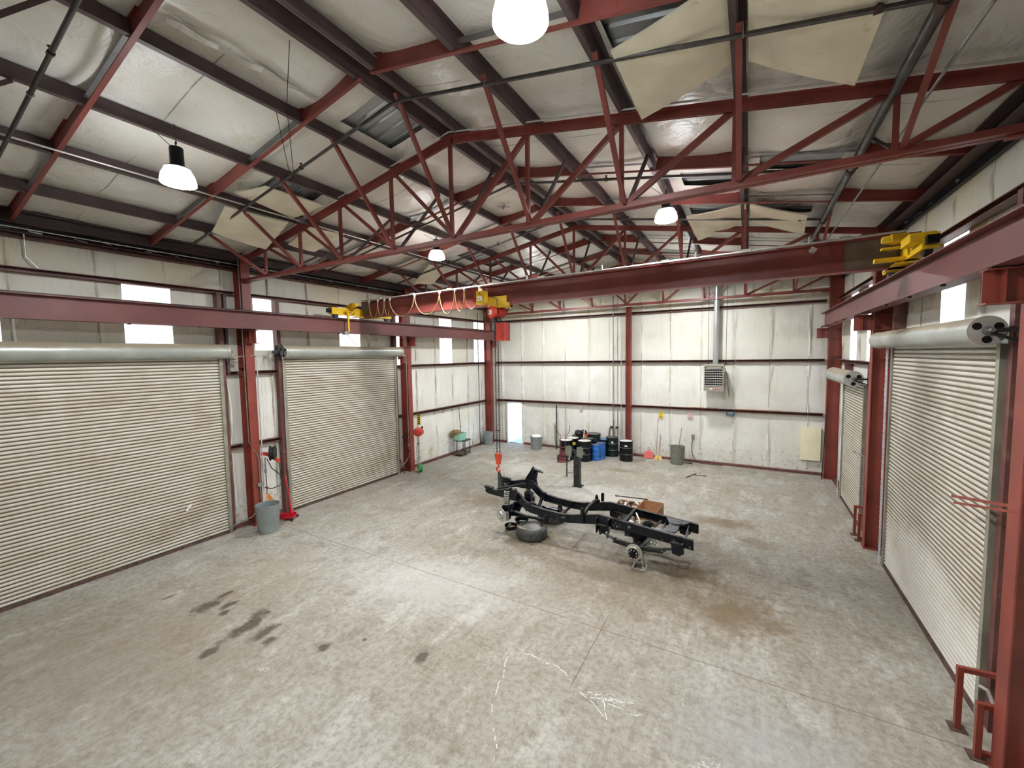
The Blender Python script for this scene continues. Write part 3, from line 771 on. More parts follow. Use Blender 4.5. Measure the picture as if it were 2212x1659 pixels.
for k in range(5):
    a = 2 * PI * k / 5; m.bar((-11.98, 7.10, 4.93), (-11.98 + .19 * math.cos(a), 7.10, 4.93 + .19 * math.sin(a)), .02, .02, (0, 1, 0))
m.cbox((-12.12, 7.08, 4.9), .26, .12, .10); m.build('chain_wheel', M['darksteel'], d2)
m = MB(); m.chain((-11.86, 7.10, 4.9), (-11.90, 7.10, 1.4), .05, .010, .003); m.build('hand_chain', M['conduit'], d2)
d3 = rolling_door('rolling door with chalky scoured lower slats and a fat round hood', 2.60, -1, *DR[0][:2], 4.70, 2.36, (6.88, 11.45), 4.87, .165, M['curtainr'])
for y, w in ((11.50, .019), (11.43, .012)):
    m = MB(); m.chain((2.50, y, 4.75), (2.52, y, .03), .055, .013, .0045); m.build('hand_chain', M['leakchain'], d3)  # links coloured bright in place of daylight leaking past the slat ends
d4 = rolling_door('small rolling door deep in the room, low hood, before the corner', 2.60, -1, *DR[1][:2], 3.75, 2.32, (13.55, 16.45), 3.93, .20, M['curtain'])
m = MB(); m.chain((2.50, 16.42, 3.8), (2.52, 16.42, .03), .055, .013, .0045); m.build('hand_chain', M['leakchain'], d4)  # same bright links, standing in for the light leak at this door

# ------------------------------------------------------------------ crane runways
RXL, RXR = -11.63, 2.24
for x, y1, lb, sg in ((RXL, 18.75, 'long brownish-red crane runway beam along the wall with the two big doors', 1), (RXR, 18.0, 'long brownish-red crane runway beam above the scoured and small rolling doors', -1)):
    t = T('crane_runway', lb, 'crane runway', (x, y1, 5.5), 'crane runway beams')
    m = MB(); m.sweep(isec(.25, .466, .02, .014), (x, YB + .1, 5.733), (x, y1, 5.733)); m.build('runway_beam', M['runway'], t)
    m = MB(); m.bar((x, YB + .1, 5.985), (x, y1, 5.985), .05, .035); m.build('rail', M['darksteel'], t)
    m = MB()
    for k in range(14):
        y = 1.0 + k * 1.3
        if y < y1: m.cbox((x + sg * .09, y, 5.49), .05, .05, .03)
    m.build('clip', M['darksteel'], t)

# ------------------------------------------------------------------ bridge crane
YC = 9.60
t = T('bridge_crane', 'red bridge crane girder with yellow end trucks spanning the whole shop', 'bridge crane', (-4.7, YC, 6.0))
m = MB(); m.sweep(isec(.26, .54, .022, .014), (-11.50, YC, 6.31), (2.30, YC, 6.31)); m.build('girder', M['red'], t)
m = MB(); m.box(1.42, 2.40, YC - .02, YC + .02, 6.08, 6.60); m.build('end_web', M['endweb'], t); m = MB(); m.box(-11.62, -11.2, YC - .02, YC + .02, 6.12, 6.60); m.build('end_web', M['endweb'], t)
m = MB()
m.tube([(-11.5, YC - .10, 6.615), (2.2, YC - .10, 6.615)], .022, 8); m.tube([(-11.3, YC - .15, 6.60), (1.9, YC - .15, 6.60)], .014, 8)
for k in range(9): m.cbox((-10.6 + k * 1.5, YC - .11, 6.63), .16, .07, .05)
for x in (-5.0, -3.0, -1.0, .9): m.cbox((x, YC - .12, 6.67), .03, .05, .11)
m.build('festoon_track', M['conduit'], t)
m = MB(); m.cbox((.95, YC - .17, 6.47), .10, .06, .10, ry=.6); m.build('work_lamp', M['conduit'], t)
for x, sg in ((RXL, 1), (RXR, -1)):
    m = MB(); m.sweep([(-.09, -.11), (.09, -.11), (.09, .11), (-.09, .11)], (x, YC - 1.22, 6.21), (x, YC + 1.22, 6.21))
    m.cbox((x + sg * .13, YC, 6.05), .20, .9, .02)
    e = m.build('end_truck', M['yellow'], t)
    for y in (YC - 1.05, YC + 1.05):
        q = MB(); q.cyl((x - .045, y, 6.10), (x + .045, y, 6.10), .095, n=20); q.build('wheel', M['darksteel'], e)
    for y in (YC - 1.27, YC + 1.27):
        q = MB(); q.cbox((x, y, 6.21), .13, .11, .12); q.build('bumper', M['black'], e)
    m = MB(); yy = YC - .52
    m.lathe([(.0, 0), (.07, 0), (.085, .02), (.085, .2), (.07, .22), (.06, .30), (.045, .32), (0, .32)], (x + sg * .10, yy, 6.42), (sg, 0, 0), 16)
    m.cbox((x + sg * .05, yy, 6.36), .2, .16, .14); m.cbox((x + sg * .22, yy, 6.28), .4, .14, .03)
    m.build('drive_motor', M['yellow'], t)
m = MB(); m.cbox((-11.42, YC - .72, 5.90), .05, .05, .70); m.cbox((-11.42, YC - .6, 6.2), .05, .4, .05); m.bar((-11.42, YC - .72, 6.05), (-11.25, YC - .55, 6.25), .05, .04)
m.build('collector_arm', M['yellow'], t)
m = MB(); m.cbox((-11.42, YC - .84, 5.50), .12, .16, .10); m.bar((-11.42, YC - .80, 5.48), (-11.52, YC - .35, 5.10), .012, .012); m.build('limit_switch', M['grey'], t)
m = MB(); m.cbox((RXR - .08, YC - .95, 6.28), .28, .5, .12); m.build('gear_cover', M['yellow'], t); m = MB(); m.cbox((RXR - .20, YC - .35, 6.13), .55, .14, .06); m.build('drive_bracket', M['yellow'], t)
SKEW = -.034
t.rotation_euler = (0, 0, SKEW)
# festoon cable loops
t = T('festoon_cable', 'tan festoon cable hanging in loops under the bridge girder', 'festoon cable', (-4.7, YC, 6.5))
HX = [-11.05, -10.62, -10.30, -10.05, -8.95, -7.93, -7.34, -7.0, -6.48]
drop = [.52, .50, .48, .55, .56, .60, .56, .52, .42]
HX2 = HX + [-6.22]
m = MB()
for k in range(len(HX2) - 1):
    a, b = HX2[k], HX2[k + 1]; pts = []
    for i in range(17):
        s = i / 16
        pts.append((a + (b - a) * (s - .03 * math.sin(2 * PI * s)), YC - .17 - .01 * (k % 2), 6.52 - drop[k] * math.sin(PI * s) ** .62))
    m.tube(pts, .014, 6)
m.build('cable', M['cable'], t)
for x in HX:
    q = MB(); q.cyl((x - .03, YC - .16, 6.565), (x + .03, YC - .16, 6.565), .03, n=10); q.cbox((x, YC - .16, 6.53), .03, .05, .05); q.build('cable_trolley', M['chrome'], t)
t.rotation_euler = (0, 0, SKEW)
# hoist
hx = -6.0
t = T('chain_hoist', 'red electric chain hoist on a yellow trolley hanging from the bridge girder', 'chain hoist', (hx, YC, 6.0))
m = MB(); m.box(hx - .17, hx + .42, YC - .19, YC - .165, 5.98, 6.26); m.box(hx - .17, hx + .42, YC + .165, YC + .19, 5.98, 6.26); m.cbox((hx + .12, YC, 5.97), .5, .38, .03); m.cbox((hx + .42, YC - .17, 6.02), .14, .10, .12)
pl = m.build('trolley', M['yellow'], t)
q = MB()
for dx in (.0, .26):
    for s in (-1, 1): q.cyl((hx + dx, YC + s * .05, 6.115), (hx + dx, YC + s * .15, 6.115), .06, n=16)
q.build('wheel', M['darksteel'], pl)
m = MB(); m.box(hx - .44, hx - .20, YC - .33, YC - .19, 6.06, 6.42); m.box(hx - .20, hx - .15, YC - .33, YC - .19, 6.08, 6.40)
b = m.build('control_box', M['yellow'], t)
q = MB(); q.box(hx - .40, hx - .25, YC - .336, YC - .33, 6.16, 6.28); q.build('label', M['white'], b)
q = MB(); q.cbox((hx - .385, YC - .338, 6.22), .03, .006, .022); q.cbox((hx - .33, YC - .338, 6.36), .03, .006, .025); q.cbox((hx - .32, YC - .338, 6.22), .012, .005, .05, ry=.4); q.build('marking', M['black'], b)
q = MB(); q.cbox((hx - .36, YC - .24, 6.46), .08, .08, .08); q.build('connector', M['white'], b)
m = MB(); c = (hx - .02, YC - .30, 5.84); prof = [(.0, 0), (.145, 0), (.165, .03), (.165, .12), (.13, .13), (.13, .17), (.15, .18), (.15, .40), (.10, .42), (.10, .52), (.06, .54), (0, .54)]
m.lathe(prof, c, (.35, 1, 0), 18); m.cbox((hx + .10, YC - .02, 5.93), .14, .2, .12)
body = m.build('hoist_body', M['hoistred'], t, angle=25)
q = MB(); q.cyl((hx - .022, YC - .306, 5.84), (hx - .02, YC - .300, 5.84), .07, n=18); q.build('name_plate', M['white'], body)
q = MB()
for dx in (-.035, .0, .035): q.cbox((hx - .02 + dx, YC - .309, 5.845), .022, .004, .022)
q.build('plate_mark', M['black'], body)
q = MB(); q.torus((hx + .03, YC - .16, 5.86), (.35, 1, 0), .125, .018, 20, 6); q.build('band', M['black'], body)
m = MB(); m.tube([(hx - .15, YC - .1, 6.0), (hx - .22, YC - .22, 5.85), (hx - .20, YC - .28, 5.62), (hx - .05, YC - .3, 5.52), (hx + .06, YC - .2, 5.62)], .012, 6)
m.tube([(hx + .1, YC - .25, 6.25), (hx + .2, YC - .3, 6.15), (hx + .18, YC - .25, 6.0)], .01, 6); m.tube([(hx + .42, YC - .2, 6.05), (hx + .52, YC - .22, 5.92), (hx + .42, YC - .1, 5.86)], .01, 6); m.build('power_lead', M['blackcable'], t)
m = MB(); z0, z1 = 5.08, 5.56
pa = [(hx + .10, YC - .22), (hx + .36, YC - .22), (hx + .38, YC + .06), (hx + .12, YC + .06)]
vs = [(x * .92 + (hx + .24) * .08, y, z0) for x, y in pa] + [(x, y, z1 - (.0 if i > 0 else 0)) for i, (x, y) in enumerate(pa)]
m.add(vs, [(0, 1, 2, 3), (0, 4, 5, 1), (1, 5, 6, 2), (2, 6, 7, 3), (3, 7, 4, 0)])
m.build('chain_bag', M['hoistred'], t, smooth=False)
m = MB(); m.tube([(hx + .12, YC - .1, 5.80), (hx + .22, YC - .12, 5.55)], .02, 6); m.build('chain_guide', M['chainm'], t)
HKX, HKY = -5.97, 9.50
m = MB(); m.chain((HKX - .035, HKY, 5.75), (HKX - .045, HKY, 1.98), .045, .017, .0065); m.chain((HKX + .06, HKY, 5.75), (HKX + .045, HKY, 1.98), .045, .017, .0065); m.build('load_chain', M['chainm'], t)
m = MB(); m.cyl((HKX - .003, HKY, 5.75), (HKX - .003, HKY, 5.25), .05, n=12); m.build('chain_stop', M['darksteel'], t)
m = MB(); m.cbox((HKX, HKY, 2.62), .14, .03, .025); m.build('spreader', M['rust'], t)
m = MB(); m.prism([(HKX - .095, HKY - .04, 1.98), (HKX + .095, HKY - .04, 1.98), (HKX + .085, HKY - .04, 1.86), (HKX + .045, HKY - .04, 1.68), (HKX - .045, HKY - .04, 1.68), (HKX - .085, HKY - .04, 1.86)], (0, .08, 0))
hb = m.build('hook_block', M['orangered'], t)
pts = [(HKX, HKY, 1.70), (HKX, HKY, 1.62)] + [(HKX + .062 * math.cos(a), HKY, 1.545 + .062 * math.sin(a)) for a in [PI * .5 + PI * 1.5 * k / 12 for k in range(0, 13)]]
q = MB(); q.tube(pts, [.022, .022] + [.026] * 9 + [.022, .018, .014, .010], 8); q.build('hook', M['orangered'], hb)
q = MB(); q.cbox((HKX + .045, HKY, 1.60), .012, .03, .09, ry=.3); q.build('latch', M['chrome'], hb)
# lifting strap from hook to front of chassis
m = MB()
for (x, y, z) in ((-5.87, 9.33, 1.05), (-5.80, 9.35, 1.05), (-5.86, 9.54, 1.05), (-5.80, 9.52, 1.05)):
    m.bar((HKX, HKY, 1.50), (x, y, z), .055, .012, (0, 1, 0))
S('lifting_strap', m, M['strap'], 'dark webbing straps looped from crane hook to the front of the chassis', 'lifting strap')

# ------------------------------------------------------------------ high bay lamps
def lamp(x, y, z, lb, first=[None]):
    t = T('high_bay_lamp', lb, 'high bay lamp', (x, y, z + .45), 'high bay lamps')
    m = MB(); m.lathe([(.0, .46), (.085, .46), (.09, .44), (.09, .22), (.10, .19), (.16, .16), (.17, .145), (.0, .145)], (x, y, z), (0, 0, 1), 20); m.build('housing', M['black'], t)
    m = MB(); m.lathe([(.10, .145), (.17, .125), (.205, .06), (.225, -.02), (.228, -.07), (.215, -.075), (.21, -.02), (.16, .11), (.10, .13)], (x, y, z), (0, 0, 1), 28); m.build('reflector', M['globe'], t)
    m = MB(); m.lathe([(.214, -.062), (.12, -.060), (0, -.060)], (x, y, z), (0, 0, 1), 28); m.build('lens', M['lens'], t)
    m = MB(); m.tube([(x, y, z + .46), (x, y, z + .54)], .008, 6); m.torus((x, y, z + .53), (0, 1, 0), .025, .006, 10, 5); m.tube([(x, y, z + .55), (x, y, zb(x) + .01)], .004, 5); m.build('hook', M['darksteel'], t)
    m = MB(); m.tube([(x - .05, y, z + .45), (x - .32, y - .18, zb(x - .3) + .02)], .005, 5); m.build('power_cord', M['blackcable'], t)
LP = ((-7.55, 3.06, 7.42, 'lit high bay lamp nearest above the big rolling doors, in front of the first truss'), (-1.66, 3.10, 7.42, 'lit high bay lamp cut off by the top edge of the picture'),
      (-7.75, 9.25, 7.52, 'small-looking lit high bay lamp behind the first truss, above the festoon loops'), (-1.60, 9.40, 7.55, 'lit high bay lamp behind the first truss, left of the far drooping foam boards'),
      (-7.75, 15.90, 7.55, 'high bay lamp hidden behind the bridge girder, on the big-door side'), (-1.90, 15.90, 7.55, 'high bay lamp hidden behind the bridge girder, on the scoured-door side'))
for a in LP: lamp(*a)

# ------------------------------------------------------------------ sprinkler pipes, conduits
def heads(t, xs, y, off=-.1):
    for x in xs:
        m = MB(); z = zb(x) + off; m.cyl((x, y, z), (x, y, z + .06), .014, n=8); m.cyl((x, y, z + .07), (x, y, z + .076), .028, n=12); m.cyl((x, y, z + .05), (x, y, z + .076), .006, n=6); m.cyl((x - .03, y, z), (x + .03, y, z), .036, n=10); m.build('sprinkler_head', M['rust'], t)
def branch(y, lb, xs, x0=-11.4, x1=1.40):
    t = T('sprinkler_pipe', lb, 'sprinkler pipe', (XA, y, zb(XA) - .1), 'sprinkler pipes')
    m = MB(); m.tube([(x0, y, zb(x0) - .1), (XA - .12, y, zb(XA - .12) - .1), (XA + .12, y, zb(XA + .12) - .1), (x1, y, zb(x1) - .1)], .026, 10); m.build('pipe', M['pipe'], t)
    heads(t, xs, y)
    for x in (PL[1], PL[3], PR[0], PR[2]):
        m = MB(); m.tube([(x + .05, y, zb(x) + .02), (x + .05, y, zb(x) - .1)], .005, 5); m.torus((x + .05, y, zb(x) - .1), (1, 0, 0), .033, .006, 12, 5); m.build('hanger', M['grey'], t)
branch(1.68, 'grey sprinkler branch pipe nearest the camera, crossing the roof corner', [-7.0])
branch(4.85, 'long dark sprinkler pipe crossing just in front of the first truss', [-7.2, -2.95, .9])
branch(8.45, 'dark sprinkler pipe crossing between first truss and bridge crane', [-6.6, -2.6, .75])
branch(11.35, 'dark sprinkler pipe crossing behind the bridge crane', [-7.0, -2.9, .9])
branch(15.6, 'dark sprinkler pipe crossing nearest the heater wall', [-7.0, -2.9, .9])
t = T('sprinkler_main', 'thick shiny sprinkler main running the length of the roof beside its purlin', 'sprinkler pipe', (1.5, 9, 7.5))
m = MB(); m.tube([(1.31, YB + .1, 7.48), (1.31, YF - .1, 7.48)], .048, 14); m.build('pipe', M['pipe'], t)
for y in (1.68, 4.85, 8.45, 11.35, 15.6):
    m = MB(); m.cyl((1.31, y - .06, 7.48), (1.31, y + .06, 7.48), .062, n=14); m.build('coupling', M['rust'], t)
m = MB(); m.tube([(1.56, YB + .1, 7.27), (1.50, YF - .1, 7.27)], .015, 8); S('conduit', m, M['grey'], 'thin grey conduit hung below the thick sprinkler main', 'conduit')
m = MB(); m.tube([(-9.17, YB, zb(-9.17) - .035), (-9.17, YF - .2, zb(-9.17) - .035)], .016, 8); S('conduit', m, M['conduit'], 'pale conduit running along the second purlin past the nearest lamp', 'conduit')
m = MB(); m.tube([(-12.0, 6.14, zb(-12) + .02), (XA, 6.14, zb(XA) + .015), (2.4, 6.14, zb(2.4) + .015)], .014, 8); S('conduit', m, M['conduit'], 'pale conduit lying along the top chord of the first truss', 'conduit')
m = MB(); m.tube([(-12.1, 6.15, zb(-12.0) + .02), (-12.02, 6.11, 7.35), (-12.02, 6.11, 2.4), (-11.94, 6.30, 1.95), (-11.94, 6.30, 1.2)], .015, 8)
m.tube([(-11.94, 6.30, 1.1), (-11.94, 6.30, .55), (-11.95, 6.05, .3), (-12.1, 5.62, .18), (-12.12, 5.58, 0)], .018, 8); m.cbox((-11.94, 6.30, 1.15), .07, .14, .09)
S('conduit', m, M['grey'], 'bent grey conduit and switch box on the first red column, ending behind the bucket', 'conduit')
m = MB(); m.tube([(-12.2, 6.40, 4.78), (-11.93, 6.40, 4.78), (-11.93, 6.40, .95)], .016, 8); m.tube([(-12.15, 5.75, 4.76), (-11.93, 6.40, 4.80), (-12.1, 7.1, 4.84)], .010, 6)
S('conduit', m, M['conduit'], 'straight pale conduit down the inner flange of the first red column', 'conduit')
m = MB(); m.tube([(-12.3, 12.30, 4.75), (-12.05, 12.30, 4.75), (-12.05, 12.30, 1.0), (-12.05, 12.30, .6), (-12.2, 12.05, .25), (-12.3, 11.92, .05)], .017, 8); m.cbox((-12.05, 12.30, 1.1), .06, .08, .12)
S('conduit', m, M['conduit'], 'pale conduit down the second red column by the far big door', 'conduit')
m = MB(); m.tube([(XL + .12, 2.35, 7.2), (XL + .12, 2.35, 6.75), (XL + .14, 2.5, 6.55)], .012, 6); m.tube([(XL + .2, YB, 7.27), (XL + .2, 18.3, 7.27)], .012, 6)
S('conduit', m, M['conduit'], 'thin pale conduit run along the eave above the near big door', 'conduit')
m = MB(); m.tube([(-5.08, 3.35, zb(-5.0)), (-5.6, 3.6, 8.15), (-6.05, 3.95, 7.4)], .005, 5); m.tube([(-6.33, 3.9, zb(-6.33)), (-6.2, 3.96, 7.6), (-6.05, 3.95, 7.4)], .005, 5)
S('hanging_wire', m, M['darksteel'], 'thin wire loop dangling from the ridge in front of the first truss', 'wire')
# far wall and left wall risers
def riser(x, y, z0, z1, r, mat, lb, kick=None):
    m = MB(); m.tube(([kick] if kick else []) + [(x, y, z0), (x, y, z1)], r, 8)
    for z in (z0 + (z1 - z0) * .3, z0 + (z1 - z0) * .7): m.cyl((x, y, z), (x, y, z + .04), r * 1.5, n=8)
    S('riser_pipe', m, mat, lb, 'pipe', 'wall riser pipes')
riser(-5.47, 18.82, 0, 7.4, .022, M['grey'], 'tall grey pipe up the heater wall behind the green-black drum')
riser(-5.25, 18.82, 0, 2.2, .02, M['grey'], 'short grey pipe beside the red post, behind the black drum')
riser(-5.10, 18.83, 0, 5.6, .015, M['conduit'], 'thin pale conduit up the heater wall just before the red post')
riser(-7.85, 18.85, 0, 2.2, .012, M['conduit'], 'thin pale conduit up the heater wall behind the hand truck')
riser(-12.14, 17.55, 0, 6.9, .018, M['darksteel'], 'long dark pipe up the big-door wall near the corner column')
riser(-12.14, 17.86, 0, 2.3, .016, M['grey'], 'short grey pipe with side arm next to the corner bucket')
riser(2.50, 18.62, 0, 5.5, .016, M['darksteel'], 'dark vertical pipe near the corner beside the foam sheet')
m = MB(); m.bar((-12.12, 16.93, 0), (-12.12, 16.93, 2.2), .05, .05); m.tube([(-12.08, 16.93, 1.25), (-12.0, 16.8, 1.05), (-12.02, 16.72, .4), (-12.06, 16.72, .02)], .014, 6)
S('air_post', m, M['grey'], 'grey upright strut with a drooping hose on the big-door wall near the corner', 'post')
m = MB(); m.tube([(-12.1, 15.75, 2.25), (-12.08, 15.78, 1.6), (-12.06, 15.8, 1.05)], .014, 6); m.cbox((-12.06, 15.8, 1.3), .03, .06, .05)
S('drop_line', m, M['blackcable'], 'black cord hanging from the girt just above the teal tote', 'cord')

# ------------------------------------------------------------------ drooping foam boards
def board(name, pts, th, lb, grp='foam insulation boards'):
    m = MB(); p = [V(q) for q in pts]; n = 8; c = sum(p, V()) / 4
    nrm = (p[1] - p[0]).cross(p[3] - p[0]).normalized()
    if nrm.z < 0: nrm = -nrm
    def f(u, v):
        q = (p[0] * (1 - u) + p[1] * u) * (1 - v) + (p[3] * (1 - u) + p[2] * u) * v
        return q - nrm * (.05 * math.sin(PI * v) * (.4 + .6 * math.sin(PI * u)))
    us = [i / n for i in range(n + 1)]
    m.grid(us, us, f); m.grid(us, us, lambda u, v: f(u, v) + nrm * th)
    for (a, b) in (((0, 0), (1, 0)), ((1, 0), (1, 1)), ((1, 1), (0, 1)), ((0, 1), (0, 0))):
        for k in range(n):
            s0, s1 = k / n, (k + 1) / n
            A = f(a[0] + (b[0] - a[0]) * s0, a[1] + (b[1] - a[1]) * s0); B = f(a[0] + (b[0] - a[0]) * s1, a[1] + (b[1] - a[1]) * s1)
            m.add([A, B, B + nrm * th, A + nrm * th], [(0, 1, 2, 3)])
    S(name, m, M['foam'], lb, 'insulation board', grp)
board('insulation_board', [(-1.40, 4.72, 8.0), (-1.36, 6.04, 7.89), (-.24, 5.56, 7.96), (-.24, 4.30, 7.96)], .03, 'large cream foam board drooping from the roof beside the cut-off lamp')
board('insulation_board', [(.96, 4.85, 7.63), (.93, 5.95, 7.54), (-.08, 5.55, 7.92), (-.08, 4.35, 7.92)], .03, 'large cream foam board drooping beside the sprinkler main, past the middle purlin')
board('insulation_board', [(-9.45, 4.61, 7.84), (-10.39, 4.78, 7.51), (-10.56, 6.05, 7.43), (-9.24, 5.83, 7.80)], .03, 'cream foam board drooping in front of the first truss near the big-door eave')
board('insulation_board', [(-8.91, 4.55, 7.98), (-9.25, 5.95, 7.93), (-8.34, 6.12, 8.10), (-8.5, 4.93, 8.14)], .03, 'cream foam board sagging under torn roofing near the first truss, above its drooping neighbour')
board('insulation_board', [(-9.35, 6.45, 7.88), (-10.45, 6.56, 7.65), (-10.44, 7.31, 7.61), (-9.3, 7.4, 7.92)], .03, 'cream foam board sagging just behind the first truss above the big-door column')
board('insulation_board', [(-1.43, 11.19, 8.01), (-1.36, 13.2, 7.89), (-.15, 11.97, 7.9), (-.14, 10.6, 7.9)], .03, 'cream foam board drooping behind the far lamp, nearer the ridge of a pair')
board('insulation_board', [(1.01, 11.03, 7.57), (1.07, 12.35, 7.48), (-.05, 11.97, 7.88), (-.07, 10.6, 7.88)], .03, 'cream foam board drooping behind the far lamp, nearer the eave of a pair')
board('insulation_board', [(-9.62, 11.1, 7.85), (-10.88, 11.66, 7.43), (-10.52, 12.3, 7.44), (-9.49, 11.86, 7.87)], .03, 'cream foam board hanging in a kite shape beyond the festoon loops')

# ------------------------------------------------------------------ unit heater on the far wall
t = T('unit_heater', 'tan louvred unit heater hung on the far wall', 'unit heater', (-1.235, 18.55, 3.13))
m = MB(); x0, x1, z0, z1, y0 = -1.59, -.88, 3.13, 4.21, 18.18
m.box(x0, x1, y0 + .02, 18.72, z0, z1); m.box(x0, x0 + .04, y0 - .02, y0 + .02, z0, z1); m.box(x1 - .04, x1, y0 - .02, y0 + .02, z0, z1); m.box(x0 + .04, x1 - .04, y0 - .02, y0 + .02, z1 - .10, z1); m.box(x0 + .04, x1 - .04, y0 - .02, y0 + .02, z0, z0 + .19)
m.build('cabinet', M['heater'], t)
m = MB(); m.box(x0 + .04, x1 - .04, y0 + .012, y0 + .022, z0 + .19, z1 - .10); m.build('core', M['black'], t)
m = MB()
for k in range(8):
    z = z0 + .22 + k * .095; m.cbox(((x0 + x1) / 2, y0 - .01, z), .62, .04, .012, rx=.35)
for k in range(9):
    x = x0 + .1 + k * .064; m.box(x, x + .008, y0 + .004, y0 + .012, z0 + .2, z0 + .85)
m.cbox(((x0 + x1) / 2, y0 - .015, z1 - .155), .54, .04, .05, rx=.4)
m.build('louver', M['conduit'], t)
m = MB(); m.box(-1.37, -1.27, y0 - .026, y0 - .02, z0 + .07, z0 + .12); m.build('badge', M['white'], t)
m = MB(); m.box(-1.24, -.97, y0 - .026, y0 - .02, z0 + .075, z0 + .10); m.build('stripe', M['pinkred'], t)
m = MB(); m.cyl((-1.20, 18.62, 4.20), (-1.20, 18.62, 7.72), .105, n=20); 
for z in (4.25, 5.6, 6.9): m.cyl((-1.20, 18.62, z), (-1.20, 18.62, z + .03), .110, n=20)
m.build('flue_pipe', M['flue'], t)
for x in (-1.47, -.82):
    m = MB(); m.tube([(x, 18.5, 4.2), (x, 18.5, 7.9)], .009, 6); m.cyl((x, 18.5, 4.2), (x, 18.5, 4.26), .03, n=8); m.build('hanger_rod', M['darksteel'], t)
m = MB(); m.tube([(-.86, 18.5, 4.05), (-.80, 18.6, 3.8), (-.74, 18.7, 3.2), (-.72, 18.8, 2.9)], .015, 6); m.tube([(-.8, 18.62, 3.42), (-.88, 18.6, 3.38)], .012, 6); m.build('gas_line', M['grey'], t)
# signs and wall bits
def sign(x, z, w, h, mat, lb, y=18.93, marks=M['black'], rows=3):
    t = T('wall_sign', lb, 'sign', (x, y, z), 'wall signs')
    m = MB(); m.box(x - w / 2, x + w / 2, y - .006, y, z - h / 2, z + h / 2); m.build('panel', mat, t)
    m = MB()
    for k in range(rows):
        zz = z + h * (.28 - .56 * k / max(1, rows - 1)); ww = w * (.7 if k % 2 == 0 else .5)
        for j in range(5): m.box(x - ww / 2 + ww * j / 5, x - ww / 2 + ww * (j + .7) / 5, y - .008, y - .006, zz - h * .05, zz + h * .05)
    m.build('lettering', marks, t)
sign(-3.36, 1.95, .19, .24, M['signyellow'], 'small yellow sign on the heater wall above the brooms')
sign(-2.17, 2.0, .2, .2, M['signpink'], 'small faded white and red sign on the heater wall above the standing cord outlet', marks=M['pinkred'])
sign(-7.1, 2.06, .17, .15, M['signpink'], 'small faded sign on the heater wall above the black bag', marks=M['grey'])
sign(-.645, 2.17, .31, .17, M['signblue'], 'dark blue sign clipped to the girt below the heater', y=18.86, marks=M['white'])
t = T('warning_sign', 'tall yellow warning sign beside the second red column, above the round red reel', 'sign', (-11.94, 12.80, 1.85))
m = MB(); m.box(-12.02, -11.86, 12.80, 12.812, 1.85, 2.3); m.build('panel', M['signyellow'], t)
m = MB()
for k in range(5): m.box(-12.005, -11.88, 12.797, 12.80, 1.9 + k * .085, 1.93 + k * .085)
m.build('lettering', M['black'], t)
m = MB(); m.box(1.74, 2.36, 18.88, 18.99, .54, 1.78); S('foam_sheet', m, M['foamy'], 'pale yellow foam sheet leaning on the heater wall by the corner column', 'foam sheet')
m = MB(); m.tube([(2.34, 18.30, 0), (2.46, 18.50, 2.75)], .016, 8); S('leaning_rod', m, M['darksteel'], 'dark rod leaning in the corner by the last red column', 'rod')
for k, (x, l, w, rz, lb) in enumerate(((-1.9, .5, .04, .05, 'thin weathered stick lying on the girt left of the heater'), (-1.35, .42, .09, -.1, 'short pale wood block on the girt just under the heater'), (.3, 1.6, .05, .02, 'long weathered board lying on the girt right of the blue sign'))):
    m = MB(); m.cbox((x, 18.93, G1 + .05 + .0125), l, w, .025, rz); S('wood_scrap', m, M['wood'], lb, 'wood scrap', 'wood scraps on the girt')
t = T('power_outlet', 'grey wall outlet with a black cord drooping to the floor', 'outlet', (-2.04, 18.9, 1.1))
m = MB(); m.box(-2.10, -1.98, 18.86, 18.95, 1.02, 1.18); m.build('box', M['grey'], t)
m = MB(); m.tube([(-2.04, 18.84, 1.04), (-2.08, 18.82, .75), (-2.06, 18.80, .4), (-1.92, 18.75, .12), (-1.7, 18.7, .02), (-1.4, 18.74, .012), (-.9, 18.76, .012)], .014, 6); m.build('cord', M['blackcable'], t)
t = T('junction_box', 'small dark double outlet box on the heater wall behind the green-black drum', 'outlet', (-5.45, 18.9, 1.25))
m = MB(); m.box(-5.62, -5.5, 18.84, 18.95, 1.2, 1.3); m.box(-5.36, -5.24, 18.84, 18.95, 1.2, 1.3); m.build('box', M['darksteel'], t)
m = MB(); m.tube([(-5.5, 18.85, 1.25), (-5.36, 18.85, 1.25)], .01, 6); m.build('tube', M['grey'], t)
for k in range(3):
    m = MB(); y = 14.1 + k * .62; m.torus((GL + .02, y, 2.14), (0, 1, 0), .045, .006, 14, 5); m.tube([(GL - .005, y, 2.26), (GL - .005, y, 2.16)], .006, 5)
    S('coat_hook', m, M['darksteel'], 'small steel hook under the girt above the teal tote, %s' % ('closest to the second column', 'middle of three', 'closest to the hanging cord')[k], 'hook', 'hooks under the girt')

